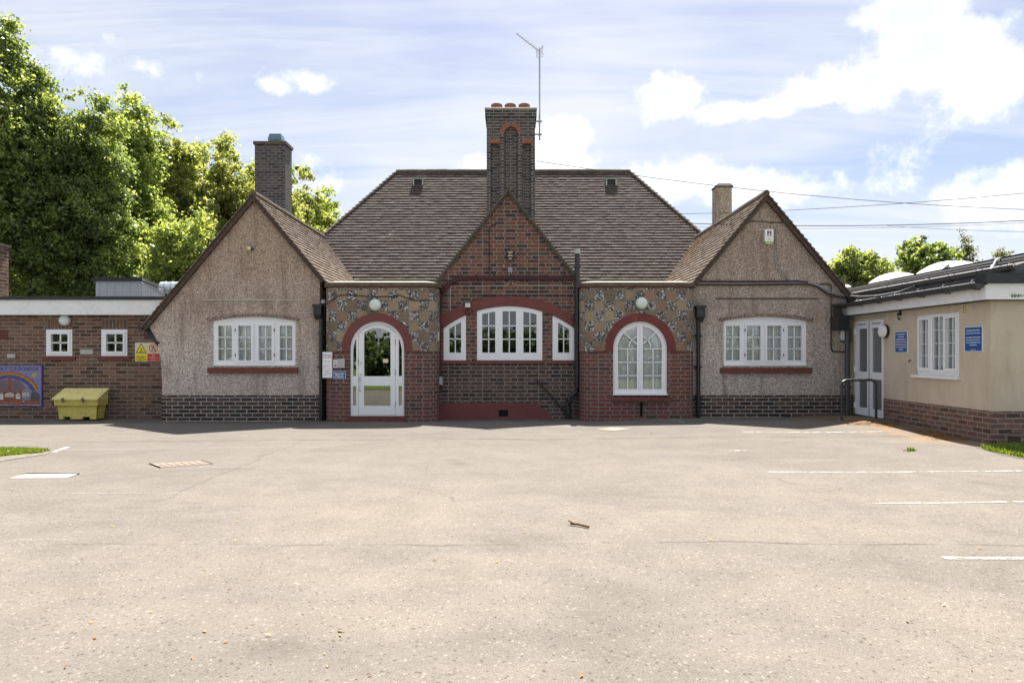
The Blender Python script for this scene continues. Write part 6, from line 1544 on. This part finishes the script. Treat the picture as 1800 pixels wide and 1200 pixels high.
blades('grass_verge', 'sunlit patch of bright grass at the left edge of the yard', 'grass_blade', scatter_px(GL, 9000), .02, .055)
m = MB(); P = [ground_at(*p) for p in [(-90, 788), (60, 788.5), (95, 792), (80, 799), (40, 805), (0, 811), (-90, 820)]]; m.face([(p.x, p.y, p.z+.006) for p in P][::-1]); tag(m.build('soil_edge', 'soil'), kind='structure')
GR = [(1725, 787), (1760, 783), (2300, 780), (2300, 812), (1810, 808), (1770, 799), (1735, 792)]
blades('grass_verge', 'shaded tufty grass along the foot of the annexe front', 'grass_blade', scatter_px(GR, 30000), .02, .075)
m = MB(); P = [ground_at(*p) for p in [(1715, 786), (1760, 779), (2350, 776), (2350, 816), (1800, 807), (1760, 799)]]; m.face([(p.x, p.y, p.z+.006) for p in P][::-1]); tag(m.build('soil_edge', 'soil'), kind='structure')
def litter(name, label, polys, n, s0, s1, mat='litter_leaf'):
    pts = np.concatenate([scatter_px(p, k) for p, k in zip(polys, n)]); N = len(pts); a = rg.uniform(0, 2*np.pi, N); s = rg.uniform(s0, s1, N); t1, t2 = rg.uniform(0, .6, N)*s, rg.uniform(0, .6, N)*s
    c_, s_ = np.cos(a)*s, np.sin(a)*s; z = pts[:, 2]+.006
    v = np.stack([np.stack([pts[:, 0]-c_, pts[:, 1]-s_, z], 1), np.stack([pts[:, 0]+s_*.4, pts[:, 1]-c_*.4, z+t1], 1), np.stack([pts[:, 0]+c_, pts[:, 1]+s_, z+t2], 1), np.stack([pts[:, 0]-s_*.4, pts[:, 1]+c_*.4, z+t1*.5], 1)], 1).reshape(-1, 3)
    o = arr_mesh(name, v, np.arange(N*4).reshape(-1, 4), mat, np.clip(rg.normal(.5, .25, N), 0, 1)); tag(o, label, 'leaf litter', kind='stuff')
litter('leaf_litter', 'orange-brown leaf litter drifted along the annexe wall', [[(1485, 737), (1550, 738), (1600, 748), (1560, 752), (1490, 744)], [(1590, 752), (1640, 757), (1720, 775), (1640, 773)], [(1380, 735), (1480, 733), (1475, 741), (1380, 740)]], (1500, 1500, 500), .006, .018)
litter('leaf_litter', 'sparse dead leaves and bits scattered over the open yard', [[(100, 780), (1780, 800), (1790, 1190), (60, 1190)]], (70,), .008, .022)
litter('leaf_litter', 'dark debris along the foot of the school walls', [[(290, 739), (560, 739), (560, 742), (290, 743)], [(770, 736), (1000, 736), (1000, 741), (770, 742)], [(1230, 733), (1470, 732), (1470, 737), (1230, 738)]], (250, 500, 400), .006, .02, 'moss_green')
st = thing('fallen_stick', 'short brown stick lying on the open tarmac', 'stick'); a, b = ground_at(1003, 923), ground_at(1035, 928.5)
MB().tube([a+Vector((0, 0, .014)), a.lerp(b, .4)+Vector((0, .01, .018)), b+Vector((0, 0, .014))], .010, 7).build('stick_shaft', 'wood_stick', st)
MB().tube([a.lerp(b, .2)+Vector((0, 0, .02)), a.lerp(b, .1)+Vector((-.03, .03, .035))], .006, 5).build('side_twig', 'wood_stick', st)
wd = thing('fallen_sprig', 'green leafy sprig lying on the tarmac near the annexe', 'sprig'); g = ground_at(1602, 793); r2 = np.random.default_rng(5)
C = np.array([(g.x-.04, g.y, g.z+.015), (g.x+.04, g.y+.02, g.z+.02), (g.x, g.y+.03, g.z+.01)]); v, q, idx = leaves(r2, C, np.array([.05, .05, .04]), np.array([9, 9, 6]), .042)
arr_mesh('leaf_spray', v, q, 'grass_blade', np.clip(r2.normal(.6, .2, len(idx)), 0, 1), wd); MB().tube([(g.x-.12, g.y, g.z+.012), (g.x+.1, g.y+.03, g.z+.02)], .005, 5).build('stem', 'wood_stick', wd)
